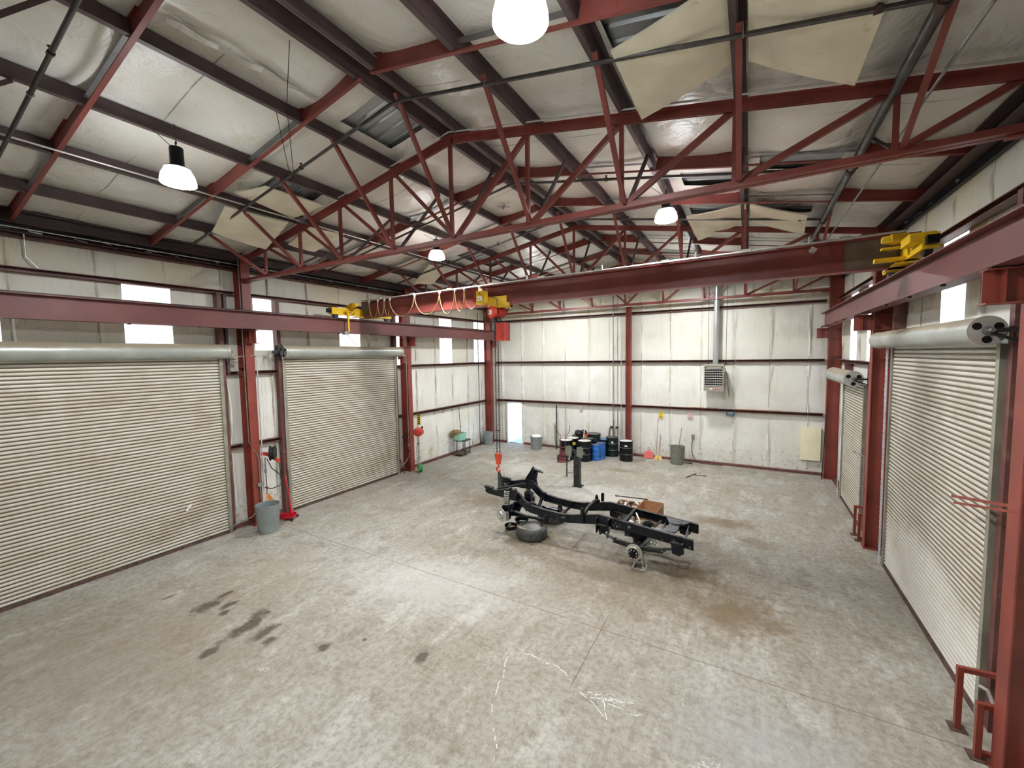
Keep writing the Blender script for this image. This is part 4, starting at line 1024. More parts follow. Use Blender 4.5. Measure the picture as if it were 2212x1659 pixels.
# ------------------------------------------------------------------ trash cans
def can(x, y, r, h, mat, lb, rim=True):
    t = T('trash_can', lb, 'trash can', (x, y, 0), 'metal trash cans')
    m = MB(); n = 48; prof = [(r * .82, 0), (r * .84, .03), (r * .86, .06), (r, h - .03), (r * 1.03, h - .02), (r * 1.03, h), (r * .98, h), (r * .97, h - .04), (r * .84, .08), (0, .07)]
    vs = []; fs = []
    for i, (rr, z) in enumerate(prof):
        for k in range(n):
            a = 2 * PI * k / n; g = rr + (.006 if (k % 2 and i in (2, 3)) else 0); vs.append((x + g * math.cos(a), y + g * math.sin(a), z))
    for i in range(len(prof) - 1):
        for k in range(n): fs.append((i * n + k, i * n + (k + 1) % n, (i + 1) * n + (k + 1) % n, (i + 1) * n + k))
    fs.append(tuple(range(n))[::-1]); m.add(vs, fs); m.build('body', mat, t)
    for a in (-1.4, -1.4 + PI):
        m = MB(); c = V((x + (r * .97) * math.cos(a), y + r * .97 * math.sin(a), h * .82)); tx = V((-math.sin(a), math.cos(a), 0)); ou = V((math.cos(a), math.sin(a), 0))
        m.tube([c - tx * .06, c - tx * .06 + ou * .05 - V((0, 0, .03)), c + tx * .06 + ou * .05 - V((0, 0, .03)), c + tx * .06], .008, 6); m.build('handle', M['grey'], t)
    return t
can(-11.30, 6.12, .29, .76, M['galv'], 'open galvanised trash can in front of the first red column')
can(-11.97, 18.05, .26, .66, M['galv'], 'bright galvanised trash can in the corner beside the open doorway')
c2 = can(-9.15, 18.15, .30, .66, M['galv'], 'trash can with painted glare inside, on the heater wall near the open doorway')
m = MB(); m.blob((-9.15, 18.15, .62), .26, .26, .12, .35, 3, 16, 8, 3.0); m.build('glare_fill', M['white'], c2)  # white lump stands in for glare on the bare steel inside
can(-2.57, 18.28, .29, .76, M['galvold'], 'old greenish trash can on the heater wall with a broom stick standing in it')
m = MB(); m.tube([(-2.60, 18.20, .12), (-2.42, 18.40, 1.55)], .014, 8); S('broom_stick', m, M['wood'], 'reddish wooden stick standing in the old greenish trash can', 'stick')

# ------------------------------------------------------------------ floor jack
t = T('floor_jack', 'red floor jack with tall upright handle beside the far big door', 'floor jack', (-11.75, 6.90, 0))
jd = V((-.83, -.55, 0)).normalized(); js = V((-jd.y, jd.x, 0)); jo = V((-11.58, 6.90, 0))
def jp(a, b, z): q = jo + jd * a + js * b; return (q.x, q.y, z)
m = MB()
for s in (-1, 1): m.prism([jp(-.12, s * .13, .06), jp(-.12, s * .13, .17), jp(.12, s * .13, .17), jp(.52, s * .10, .10), jp(.52, s * .10, .04)], js * (.012 * s))
m.prism([jp(-.14, -.15, .07), jp(.1, -.15, .07), jp(.1, .15, .07), jp(-.14, .15, .07)], (0, 0, .03)); m.bar(jp(.45, -.11, .06), jp(.45, .11, .06), .03, .03); m.bar(jp(.0, 0, .14), jp(.5, 0, .16), .07, .06)
m.build('frame', M['jackred'], t)
m = MB(); m.cyl(jp(.5, 0, .16), jp(.5, 0, .20), .05, n=14); m.build('saddle', M['darksteel'], t)
for a, b in ((-.12, .17), (-.12, -.17), (.5, .11), (.5, -.11)):
    m = MB(); rr = .045; m.cyl(jp(a, b - .02, rr), jp(a, b + .02, rr), rr, n=14); m.build('wheel', M['darksteel'], t)
m = MB(); hq = jp(-.05, 0, .14); m.tube([hq, (hq[0] - .16, hq[1] + .04, .70), (-11.93, 7.02, 1.22)], .022, 10); m.cyl(hq, (hq[0] - .04, hq[1] + .01, .30), .04, n=12); m.build('handle', M['jackred'], t)

# ------------------------------------------------------------------ hose reels and cords
t = T('hose_reel', 'black hose reel on a red bracket on the first red column', 'hose reel', (-11.95, 6.55, 1.9))
m = MB(); c = (-11.90, 6.68, 1.98); ax = (.55, .65, 0)
for h in (-.07, .06): m.lathe([(.0, h), (.22, h), (.235, h + .005), (.22, h + .012), (0, h + .012)], c, ax, 28)
m.build('spool_flange', M['darksteel'], t)
m = MB()
for k in range(4): m.torus(V(c) + V(ax).normalized() * (-.045 + k * .028), ax, .17, .016, 24, 6)
m.build('hose', M['blackcable'], t)
m = MB(); m.bar((-11.96, 6.40, 2.02), (-11.93, 6.62, 1.95), .05, .10); m.bar((-11.93, 6.56, 1.96), (-11.80, 6.78, 1.74), .05, .09); m.cbox((-11.80, 6.78, 1.74), .06, .08, .07); m.build('bracket', M['hoistred'], t)
m = MB(); m.tube([(-11.86, 6.48, 1.86), (-11.84, 6.60, 1.55), (-11.82, 6.86, 1.28), (-11.83, 6.84, 1.02), (-11.88, 6.60, .96), (-11.93, 6.45, 1.0)], .013, 6); m.tube([(-11.80, 6.78, 1.70), (-11.80, 6.82, 1.4), (-11.81, 6.80, 1.2)], .011, 6); m.build('hose_end', M['blackcable'], t)
t = T('air_drop', 'grey air drop pipe and valve below the black hose reel', 'pipe', (-11.9, 6.46, .9))
m = MB(); m.tube([(-11.91, 6.46, 1.9), (-11.91, 6.46, .85)], .018, 8); m.cbox((-11.91, 6.46, 1.5), .05, .05, .10); m.build('pipe', M['grey'], t)
m = MB(); m.cbox((-11.90, 6.46, 1.02), .14, .03, .03); m.build('valve', M['rust'], t)
m = MB(); random.seed(3)
for k in range(12):
    x = -11.90 + random.uniform(-.03, .06); y = 6.42 + random.uniform(0, .22); m.tube([(x, 6.46, .86), (x + .03, y, .6), (x + .05 + random.uniform(0, .06), y + random.uniform(-.06, .08), random.uniform(.18, .35)), (x + .02, y - .03, .5)], .009, 5)
S('extension_cord', m, M['orange'], 'bundle of orange extension cord hanging over the bucket by the first column', 'cord')
m = MB(); m.tube([(-11.88, 6.62, .45), (-11.92, 6.75, .32), (-11.98, 6.85, .18), (-11.98, 6.86, 0)], .03, 8); S('bent_pipe', m, M['grey'], 'bent grey floor pipe between the bucket and the red floor jack', 'pipe')
t = T('cord_reel', 'round red cord reel on the second red column', 'cord reel', (-11.95, 12.62, 1.57))
m = MB(); m.lathe([(0, -.08), (.14, -.08), (.19, -.05), (.2, 0), (.19, .05), (.14, .08), (.05, .10), (0, .10)], (-11.92, 12.72, 1.57), (.75, -.65, 0), 26); m.build('drum', M['hoistred'], t)
m = MB(); m.bar((-12.0, 12.55, 1.57), (-11.97, 12.72, 1.57), .05, .18); m.build('bracket', M['hoistred'], t)
m = MB(); m.tube([(-11.85, 12.9, 1.72), (-11.82, 12.93, 1.55), (-11.82, 12.9, 1.45)], .012, 6); m.cbox((-11.86, 12.9, 1.74), .06, .06, .08); m.build('cord_end', M['blackcable'], t)
m = MB(); m.bar((-11.98, 12.80, .02), (-11.98, 12.80, 1.35), .06, .06); m.tube([(-11.95, 12.70, 1.05), (-11.94, 12.62, .9), (-11.96, 12.66, .3), (-11.97, 12.64, .05)], .014, 6); m.cbox((-11.95, 12.74, 1.08), .06, .10, .07)
S('air_post', m, M['grey'], 'grey upright strut with hose below the round red reel', 'post')
t = T('green_cord_reel', 'small green hose coil standing on the floor by the second red column', 'cord reel', (-11.62, 12.36, 0))
m = MB(); m.lathe([(.06, -.07), (.16, -.07), (.17, -.05), (.17, .05), (.16, .07), (.06, .07)], (-11.58, 12.40, .17), (.5, .86, 0), 22); m.build('coil', M['green'], t)
m = MB(); m.torus((-11.61, 12.33, .17), (.5, .86, 0), .12, .018, 18, 6); m.build('spool_rim', M['straw'], t)
m = MB(); m.bar((-12.05, 11.9, 1.48), (-12.02, 12.26, 1.54), .03, .03); m.tube([(-12.03, 12.0, 1.48), (-11.98, 12.02, 1.2), (-11.96, 12.15, .95), (-12.0, 12.25, .85), (-11.98, 12.12, .75), (-12.0, 12.2, .55)], .012, 6)
S('hose_hook', m, M['black'], 'black hose looped over a bar on the far side of the second red column', 'hose')
m = MB(); m.tube([(-12.0, 11.96, 0.0), (-12.06, 11.80, .6)], .016, 8); S('leaning_rod', m, M['rust'], 'short rusty rod leaning by the foot of the second red column', 'rod')

# ------------------------------------------------------------------ cart with tote
t = T('utility_cart', 'small dark wheeled stand under the teal tote', 'cart', (-11.9, 15.6, 0))
m = MB(); m.cbox((-11.78, 15.62, .70), .52, .66, .03, .15); m.build('tray', M['darksteel'], t)
m = MB(); m.cbox((-11.85, 15.55, .10), .5, .75, .06, .15); m.cbox((-11.72, 15.35, .05), .2, .22, .08, .15); m.build('base', M['rust'], t)
for x, y in ((-11.98, 15.38), (-11.60, 15.50), (-11.98, 15.86), (-11.6, 15.9)):
    m = MB(); m.cyl((x, y, .0), (x, y, .69), .018, n=8); m.build('leg', M['black'], t)
t = T('storage_tote', 'teal plastic tote standing on the dark cart', 'storage tote', (-11.9, 15.5, .715))
m = MB(); pa = [(-12.13, 15.32), (-11.70, 15.28), (-11.66, 15.72), (-12.10, 15.74)]; cx = sum(p[0] for p in pa) / 4; cy = sum(p[1] for p in pa) / 4
def ring(sc, z): return [(cx + (x - cx) * sc, cy + (y - cy) * sc, z) for x, y in pa]
m.add(ring(.86, .715) + ring(1.0, 1.03) + ring(1.06, 1.03) + ring(1.06, 1.06) + ring(.97, 1.06) + ring(.82, .74), [(3, 2, 1, 0)] + [(a * 4 + k, a * 4 + (k + 1) % 4, a * 4 + 4 + (k + 1) % 4, a * 4 + 4 + k) for a in range(5) for k in range(4)] + [(20, 21, 22, 23)])
m.build('tub', M['teal'], t)
m = MB(); m.blob((-12.02, 15.42, 1.08), .26, .22, .13, .3, 2.4, 18, 10, 1.0); m.blob((-12.22, 15.30, .98), .12, .12, .17, .3, 2.2, 14, 8, 4.0)
S('brown_sack', m, M['burlap'], 'crumpled brown sack slumped over the teal tote', 'sack')

# ------------------------------------------------------------------ drums
def drum(x, y, r, h, mat, lid, lb, rings=True, tagc=None, rim=None):
    t = T('oil_drum', lb, 'drum', (x, y, 0), 'drums by the heater wall')
    prof = [(r * .97, 0), (r, .012), (r, .02), (r * .975, .03)]
    for f in (.35, .68): prof += [(r * .975, h * f - .02), (r * 1.0, h * f - .008), (r * 1.0, h * f + .008), (r * .975, h * f + .02)]
    prof += [(r * .975, h - .05), (r * .96, h - .02), (r * .99, h - .012), (r * .99, h), (r * .94, h), (r * .94, h - .014)]
    m = MB(); m.lathe(prof, (x, y, 0), (0, 0, 1), 32); m.build('barrel', mat, t)
    m = MB(); m.lathe([(0, 0), (r * .945, 0), (r * .945, .006), (0, .006)], (x, y, h - .016), (0, 0, 1), 32); m.cyl((x + r * .55, y, h - .01), (x + r * .55, y, h + .006), .035, n=12); m.build('lid', lid, t)
    m = MB(); m.torus((x, y, h - .03), (0, 0, 1), r * .985, .012, 32, 6); m.build('clamp_ring', rim or M['black'], t)
    if rings:
        m = MB()
        for f in (.35, .68): m.torus((x, y, h * f), (0, 0, 1), r * .995, .008, 32, 5)
        m.build('rolling_hoop', M['ring'] if mat is not M['bluedrum'] else mat, t)
    if tagc:
        m = MB(); an = math.atan2(-y, -x) if 0 else -PI / 2 + .25
        a0, a1, z0, z1, mt = tagc
        n = 6; rr = r * .99
        m.grid([a0 + (a1 - a0) * k / n for k in range(n + 1)], [z0, z1], lambda a, z: (x + rr * math.cos(a), y + rr * math.sin(a), z)); m.build('label', mt, t)
    return t
drum(-4.63, 17.92, .288, .88, M['blackdrum'], M['lidlight'], 'shiny black drum with pale lid and small white label, standing nearest the red post', tagc=(-1.55, -1.15, .66, .72, M['white']))
drum(-5.42, 18.50, .285, .87, M['greendrum'], M['liddark'], 'dark green-black drum with dark lid, between the blue drums and the pale-lid drum', tagc=(-1.4, -1.15, .62, .72, M['white']), rim=M['greendrum'])
d = drum(-6.25, 17.12, .30, .89, M['blackdrum'], M['lidlight'], 'black drum with pale lid, right behind the steel post')
m = MB(); m.torus((-6.20, 16.83, .38), (0, 1, 0), .04, .006, 14, 5); m.build('painted_mark', M['white'], d)
drum(-7.06, 16.95, .30, .89, M['blackdrum'], M['lidlight'], 'black drum with pale lid, strapped behind the red hand truck')
drum(-6.98, 17.55, .29, .88, M['blackdrum'], M['lidlight'], 'black drum with dusty lid and yellow label, second one behind the hand truck', tagc=(-1.3, -.75, .60, .72, M['drumyellow']))
drum(-6.95, 18.18, .29, .88, M['blackdrum'], M['liddark'], 'black drum with dark lid carrying the black bag')
drum(-6.36, 17.75, .29, .87, M['blackdrum'], M['liddark'], 'black drum with dark lid, directly behind the drum at the steel post')
drum(-6.32, 18.55, .33, .95, M['greendrum'], M['liddark'], 'wide dark drum with brown lid, tallest at the back of the cluster', rings=False)
drum(-5.82, 17.42, .20, .70, M['bluedrum'], M['liddark'], 'small blue drum with brown lid at the front of the cluster', rings=True, rim=M['bluedrum'])
drum(-5.74, 17.86, .20, .70, M['bluedrum'], M['liddark'], 'small blue drum just behind the front blue one', rings=True, rim=M['bluedrum'])
drum(-5.74, 18.32, .20, .76, M['blackdrum'], M['bluelid'], 'small dark drum with blue lid behind the blue drums', rings=False)
t = T('trash_bag', 'black plastic bag heaped on a drum lid', 'trash bag', (-6.86, 18.2, .88))
m = MB(); m.blob((-6.92, 18.2, .99), .21, .2, .14, .45, 3.2, 18, 10, 2.0); m.blob((-6.70, 18.22, 1.0), .16, .15, .14, .45, 3.4, 16, 9, 6.0); m.build('bag', M['bagblack'], t)
m = MB(); m.box(-6.60, -6.42, 17.96, 18.12, .90, .99); S('red_box', m, M['hoistred'], 'small red box on the drums beside the black bag', 'box')
m = MB(); m.tube([(-6.55, 17.80, .875), (-6.53, 18.0, 1.55), (-6.52, 18.0, 1.75)], .016, 8); S('white_stick', m, M['white'], 'thin white stick standing up among the drums', 'stick')
m = MB(); m.bar((-5.60, 18.62, .86), (-5.60, 18.76, 1.25), .07, .02); m.tube([(-5.36, 18.52, .9), (-5.42, 18.75, 1.6)], .012, 6); S('scrap_timber', m, M['rust'], 'brown offcut standing on the green-black drum against the wall', 'scrap')

# ------------------------------------------------------------------ hand truck and bar by wall
t = T('hand_truck', 'red two-wheeled hand truck leaning on the drums, handles up', 'hand truck', (-7.05, 16.62, 0))
m = MB()
for s in (-1, 1):
    x = -7.05 + s * .115
    m.tube([(x, 16.52, .10), (x, 16.56, .95), (x, 16.58, 1.18), (x + s * .10, 16.58, 1.20), (x + s * .20, 16.58, 1.40), (x + s * .20, 16.58, 1.62)], .014, 8)
for z in (.25, .5, .62): m.bar((-7.19, 16.55, z), (-6.91, 16.55, z), .02, .04)
m.cbox((-7.05, 16.53, .36), .30, .02, .18)
m.build('frame', M['truckred'], t)
m = MB(); m.cbox((-7.05, 16.40, .03), .34, .26, .012); m.cbox((-7.05, 16.5, .12), .34, .02, .18); m.build('toe_plate', M['truckred'], t)
for s in (-1, 1):
    m = MB(); m.lathe([(.0, -.03), (.06, -.03), (.09, -.025), (.12, -.03), (.13, 0), (.12, .03), (.09, .025), (0, .03)], (-7.05 + s * .24, 16.62, .13), (1, 0, 0), 20); w = m.build('wheel', M['rubber'], t)
    q = MB(); q.cyl((-7.05 + s * .24 - .034, 16.62, .13), (-7.05 + s * .24 + .034, 16.62, .13), .065, n=16); q.build('hub', M['white'], w)
t = T('sling_bar', 'tall dark bar with a grey-green strap leaning on the wall left of the hand truck', 'bar', (-8.3, 18.6, 0))
m = MB(); m.bar((-8.26, 18.60, .02), (-8.32, 18.78, 2.2), .05, .05, (0, 1, 0)); m.build('bar', M['darksteel'], t)
m = MB(); m.prism([(-8.36, 18.56, 1.2), (-8.27, 18.56, 1.2), (-8.24, 18.56, .5), (-8.29, 18.56, .05), (-8.34, 18.56, .4)], (0, .02, 0)); m.torus((-8.37, 18.62, 1.22), (0, 1, 0), .05, .012, 14, 5); m.build('strap', M['galvold'], t)

# ------------------------------------------------------------------ steel post with chain
PX, PY = -5.24, 13.60
t = T('steel_post', 'dark steel floor post with two upright plates and a hanging chain', 'post', (PX, PY, 0))
m = MB(); m.box(PX - .11, PX + .11, PY - .09, PY + .09, .02, 1.10); m.build('post', M['darksteel'], t)
m = MB(); m.box(PX - .14, PX + .19, PY - .16, PY + .16, 0, .02); m.build('base_plate', M['darksteel'], t)
m = MB(); m.box(PX - .10, PX + .13, PY - .07, PY + .07, 1.10, 1.30); m.box(PX - .25, PX + .18, PY - .05, PY + .05, 1.18, 1.30); m.build('head', M['darksteel'], t)
for s, w in ((-.28, .12), (.14, .12)):
    m = MB(); x = PX + s; m.prism([(x - w, PY - .12, 1.10), (x + w * .6, PY - .12, 1.05), (x + w * .8, PY - .12, 1.38), (x + w * .3, PY - .12, 1.46), (x - w, PY - .12, 1.42)], (.02, .02, 0)); m.build('plate', M['galvold'], t)
m = MB(); m.chain((PX - .36, PY - .1, 1.12), (PX - .36, PY - .1, .30), .055, .030, .012); m.build('chain', M['chainm'], t)
m = MB(); m.cbox((PX - .17, PY - .06, .47), .26, .18, .02, ry=.12); m.cyl((PX + .11, PY, .72), (PX + .2, PY, .72), .012, n=8); m.build('step', M['grey'], t)

# ------------------------------------------------------------------ cleaning tools on the far wall
t = T('dustpan', 'red long-handled dustpan standing against the heater wall', 'dustpan', (-3.84, 18.72, 0))
m = MB(); m.prism([(-4.06, 18.66, .01), (-3.62, 18.66, .01), (-3.64, 18.72, .24), (-3.75, 18.74, .31), (-3.94, 18.74, .31), (-4.03, 18.72, .24)], (0, .10, 0)); m.build('pan', M['pinkred'], t)
m = MB(); m.torus((-3.84, 18.76, .42), (0, 1, 0), .055, .011, 16, 6); m.build('handle', M['pinkred'], t)
m = MB(); m.cbox((-3.80, 18.66, .012), .22, .02, .03); m.build('lip', M['black'], t)
for x, zt, hm, lb, tw in ((-3.50, 1.80, 'wood', 'tall wooden-handled broom leaning on the heater wall below the yellow sign', .04), (-3.36, 1.10, 'purple', 'short purple-handled broom beside the tall broom', .0)):
    t = T('broom', lb, 'broom', (x, 18.7, 0), 'brooms on the heater wall')
    m = MB(); m.tube([(x, 18.66, .16), (x + tw, 18.84, zt)], .012, 8); m.build('handle', M[hm], t)
    m = MB(); m.prism([(x - .10, 18.60, 0), (x + .14, 18.60, 0), (x + .06, 18.64, .18), (x - .03, 18.64, .18)], (0, .06, 0)); m.build('bristles', M['straw'], t)

# ------------------------------------------------------------------ door guards
def guard(x, y, h, lb):
    t = T('door_guard', lb, 'door guard', (x, y, 0), 'red door guards')
    m = MB(); m.bar((x, y, .01), (x, y, h), .055, .055, (0, 1, 0)); m.bar((x - .027, y, h - .03), (2.68, y + .04, h - .03), .055, .055); m.build('frame', M['redcol'], t)
    m = MB(); m.cbox((x, y, .006), .16, .16, .012); m.build('foot_plate', M['rust'], t)
    if h < .72:
        m = MB(); m.bar((x, y, .06), (2.5, y + .02, .06), .05, .05); m.build('lower_rail', M['redcol'], t)
guard(2.30, 6.84, .80, 'taller red pipe guard at the chalky foot of the scoured rolling door, nearest camera')
guard(2.34, 6.44, .66, 'lower red pipe guard against the cut-off red column')
guard(2.38, 13.09, .76, 'taller red pipe guard by the small rolling door, before its red column')
guard(2.40, 12.72, .68, 'lower red pipe guard against the column before the small rolling door')
m = MB(); m.sweep(asec(.035, .035, .008), (2.46, 6.2, 3.00), (2.38, 7.62, 2.68), (0, 0, 1)); m.sweep(asec(.03, .03, .008), (2.42, 6.2, 2.95), (2.35, 7.45, 2.64), (0, 0, 1))
S('angle_bar', m, M['redcol'], 'red angle bar sticking out in front of the scoured rolling door', 'bar')
m = MB(); m.tube([(2.60, 13.45, 1.95), (2.45, 14.1, 1.95)], .014, 6); m.cyl((2.58, 13.45, .6), (2.58, 13.45, 1.95), .012, n=6); S('latch_bar', m, M['grey'], 'thin grey latch bar across the edge of the small rolling door', 'bar')
m = MB(); m.tube([(2.62, 6.72, 4.7), (2.62, 6.72, .5)], .03, 8); m.tube([(2.55, 6.72, .5), (2.52, 6.78, .62), (2.5, 6.9, .58)], .02, 6); S('conduit', m, M['conduit'], 'pale conduit up the edge of the scoured door beside the cut-off column', 'conduit')

# ------------------------------------------------------------------ truck chassis
CH = 9.47
t = T('truck_chassis', 'bare black truck chassis with axles, hung at one end from the crane', 'truck chassis', (-3.4, CH, 0))
PR_ = [(-6.03, 1.17, 1.02), (-5.75, 1.13, .99), (-5.45, 1.21, .97), (-5.15, 1.21, 1.00), (-5.02, 1.12, .88), (-4.88, .99, .78), (-4.75, .91, .71), (-4.41, .86, .68), (-3.95, .83, .65), (-3.70, .84, .645), (-3.38, .90, .69), (-2.95, .98, .76), (-2.65, .955, .75), (-2.12, .905, .715), (-1.4, .84, .64), (-.93, .80, .585)]
def ry_(x): # half spacing
    return .47 if x > -4.6 else .455
def rail(s, name):
    m = MB(); yo = CH + s * .49; w = .075; th = .010; sec = []
    vs = []; fs = []
    for x, zt, z0 in PR_:
        yi = yo - s * w
        vs += [(x, yi, z0), (x, yo, z0), (x, yo, zt), (x, yi, zt), (x, yi, zt - th), (x, yo - s * th, zt - th), (x, yo - s * th, z0 + th), (x, yi, z0 + th)]
    n = 8
    for i in range(len(PR_) - 1):
        for k in range(n): fs.append((i * n + k, i * n + (k + 1) % n, (i + 1) * n + (k + 1) % n, (i + 1) * n + k))
    fs += [tuple(range(n)), tuple(range((len(PR_) - 1) * n, len(PR_) * n))]
    m.add(vs, fs)
    # boxed front section
    for (x0, a0, b0), (x1, a1, b1) in zip(PR_[:6], PR_[1:7]):
        m.prism([(x0, yo - s * w, b0), (x1, yo - s * w, b1), (x1, yo - s * w, a1), (x0, yo - s * w, a0)], (0, s * .006, 0))
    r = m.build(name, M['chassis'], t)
    q = MB()
    for x, z, rr in ((-1.55, .70, .012), (-1.40, .66, .010), (-1.31, .735, .012), (-1.26, .68, .032), (-1.13, .70, .014), (-1.0, .66, .012), (-1.0, .625, .012), (-2.60, .80, .014), (-2.52, .79, .022), (-2.55, .86, .012), (-2.46, .84, .012), (-2.44, .79, .012), (-4.3, .72, .012), (-3.98, .70, .012), (-2.25, .83, .035)):
        yy = yo + s * .001
        q.cyl((x, yy - .004, z), (x, yy + .004, z), rr, n=10)
    q.build('hole', M['ring'], r)
rail(-1, 'frame_rail'); rail(1, 'frame_rail')
yn, yf = CH - .49, CH + .49
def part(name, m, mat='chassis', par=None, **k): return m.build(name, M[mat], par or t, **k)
# cross-members
m = MB(); m.tube([(-3.30, yn + .03, .92), (-3.30, yn + .25, 1.0), (-3.28, yf - .25, 1.02), (-3.26, yf - .03, .95)], .045, 12); part('tube_crossmember', m)
m = MB(); m.tube([(-2.38, yn + .03, .88), (-2.35, yf - .03, .88)], .05, 12); part('tube_crossmember', m)
m = MB(); z = .80
pts = [(-1.62, yn + .06), (-1.35, yn + .06), (-1.28, CH - .1), (-1.28, CH + .1), (-1.1, yf - .06), (-1.62, yf - .06), (-1.5, CH + .1), (-1.5, CH - .1)]
m.prism([(x, y, .845 - .083 * (x + 1.4) - .005) for x, y in pts], (0, 0, -.012)); m.torus((-1.38, CH + .22, .835), (0, .1, 1), .13, .02, 22, 6); m.torus((-1.40, CH - .26, .83), (0, .1, 1), .10, .018, 22, 6)
for x in (-1.62, -1.12): m.bar((x, yn + .07, .70), (x, yf - .07, .70), .02, .14)
part('spare_crossmember', m, 'greymetal')
m = MB(); m.bar((-5.83, yn + .06, 1.04), (-5.83, yf - .06, 1.04), .10, .09); part('front_crossmember', m)
m = MB(); m.tube([(-4.86, yn + .05, .76), (-4.75, CH, .60), (-4.86, yf - .05, .76)], .05, 8); part('engine_crossmember', m)
m = MB(); m.tube([(-4.0, yn + .05, .69), (-4.0, yf - .05, .69)], .035, 8); part('transmission_crossmember', m)
for s in (-1, 1):
    yo = CH + s * .49
    # bumper horn, shock tower, body-mount brackets
    m = MB(); m.cbox((-5.98, yo - s * .04, 1.17), .24, .11, .05, ry=.12); m.cbox((-5.98, yo - s * .04, 1.10), .18, .09, .12, ry=.12); part('bumper_mount', m)
    m = MB(); m.prism([(-5.42, yo + s * .01, 1.0), (-5.05, yo + s * .01, 1.0), (-5.10, yo + s * .01, 1.27), (-5.34, yo + s * .01, 1.27)], (0, s * .13, 0)); m.cyl((-5.24, yo + s * .1, 1.25), (-5.24, yo + s * .1, 1.31), .05, n=14); part('shock_tower', m)
    m = MB(); m.cbox((-3.33, yo + s * .035, .88), .07, .06, .30); m.cyl((-3.33, yo + s * .035, 1.03), (-3.33, yo + s * .035, 1.08), .03, n=10); part('body_mount', m)
    m = MB(); m.torus((-3.80, yo + s * .05, .78), (0, 0, 1), .055, .014, 16, 6); m.cbox((-3.80, yo + s * .03, .76), .09, .08, .02); part('body_mount_ring', m, 'darksteel')
    m = MB(); m.torus((-4.80, yo - s * .02, .93), (0, .2, 1), .06, .014, 16, 6); part('body_mount_ring', m, 'darksteel')
    # coil spring
    m = MB(); pts = []
    for k in range(0, 8 * 12 + 1):
        a = 2 * PI * k / 12; f = k / 96; pts.append((-5.32 - .03 * (1 - f) + .075 * math.cos(a), CH + s * .60 + .075 * math.sin(a), .84 + .38 * f))
    m.tube(pts, .015, 6); part('coil_spring', m, 'rotor')
    m = MB(); m.tube([(-5.33, CH + s * .60, .75), (-5.30, CH + s * .60, 1.27)], .03, 10); part('shock_absorber', m, 'ring')
    # front knuckle, rotor, caliper
    cx_, cz_ = -5.40, .63; yh = CH + s * .76
    m = MB(); m.cbox((cx_ + .05, CH + s * .60, cz_ + .08), .18, .16, .26); m.cyl((cx_, CH + s * .62, cz_), (cx_, yh, cz_), .07, n=14); m.cbox((cx_ + .16, CH + s * .58, cz_ + .02), .16, .1, .12); m.cbox((cx_ + .05, CH + s * .55, cz_ - .12), .12, .12, .1); part('knuckle', m)
    st = .3 * s
    ax = V((-.28, s * 1.0, -.05)).normalized()
    m = MB(); m.lathe([(.05, .0), (.165, .0), (.17, .006), (.17, .030), (.165, .036), (.11, .036), (.095, .06), (.095, .085), (.05, .09), (.05, .0)], V((cx_, yh, cz_)), ax, 32); r = part('brake_rotor', m, 'rotor')
    q = MB()
    for k in range(8):
        a = 2 * PI * k / 8; u = ax.orthogonal().normalized(); w = ax.cross(u); c = V((cx_, yh, cz_)) + (u * math.cos(a) + w * math.sin(a)) * .072
        q.cyl(c + ax * .08, c + ax * .125, .009, n=8)
    q.cyl(V((cx_, yh, cz_)) + ax * .08, V((cx_, yh, cz_)) + ax * .12, .045, n=14); q.build('wheel_stud', M['chrome'], r)
    m = MB(); c = V((cx_ + .12, yh + s * .02, cz_ - .02))
    for k in (-1, 0, 1): m.cbox(c + V((.0 + abs(k) * -.005, 0, k * .075)), .09, .10, .055, ry=-.2)
    m.cbox(c + V((.02, -s * .05, 0)), .06, .05, .22); part('brake_caliper', m, 'rotor')
    # radius arms
    m = MB(); m.tube([(-5.28, CH + s * .42, .56), (-4.9, CH + s * .40, .55), (-4.30, CH + s * .36, .55)], [.05, .04, .032], 10); m.cyl((-4.30, CH + s * .36 - .05, .55), (-4.30, CH + s * .36 + .05, .55), .055, n=14); m.cbox((-4.30, CH + s * .41, .61), .12, .03, .16); part('radius_arm', m)
    m = MB(); m.tube([(-5.2, CH + s * .46, .66), (-4.76, CH + s * .32, .53)], .022, 8); part('drag_link', m, 'ring')
    # rear spring hangers
    m = MB(); m.prism([(-2.98, yo + s * .012, .94), (-2.66, yo + s * .012, .94), (-2.74, yo + s * .012, .66), (-2.80, yo + s * .012, .58), (-2.93, yo + s * .012, .58), (-2.96, yo + s * .012, .70)], (0, s * .012, 0)); m.box(-2.98, -2.955, min(yo, yo + s * .12), max(yo, yo + s * .12), .60, .94); m.box(-2.71, -2.685, min(yo, yo + s * .12), max(yo, yo + s * .12), .62, .94); m.cyl((-2.87, yo, .61), (-2.87, yo + s * .13, .61), .03, n=12)
    m.cbox((-2.85, yo + s * .06, .78), .22, .10, .02); part('spring_hanger', m)
    m = MB(); m.prism([(-1.36, yo + s * .012, .72), (-1.12, yo + s * .012, .70), (-1.10, yo + s * .012, .52), (-1.19, yo + s * .012, .455), (-1.33, yo + s * .012, .49)], (0, s * .10, 0)); part('shackle_bracket', m)
    # leaf spring pack
    m = MB(); yl = CH + s * .535
    def leaf(pts, w=.075, h=.012):
        for a, b in zip(pts, pts[1:]): m.bar((a[0], yl, a[1]), (b[0], yl, b[1]), w, h)
    for dz, e0, e1 in ((0, -2.87, -1.24), (-.014, -2.74, -1.35), (-.028, -2.62, -1.45), (-.042, -2.5, -1.55)):
        L = []
        for k in range(11):
            x = e0 + (e1 - e0) * k / 10; f = (x + 2.02) / .85; L.append((x, .465 + .15 * f * f + dz))
        leaf(L)
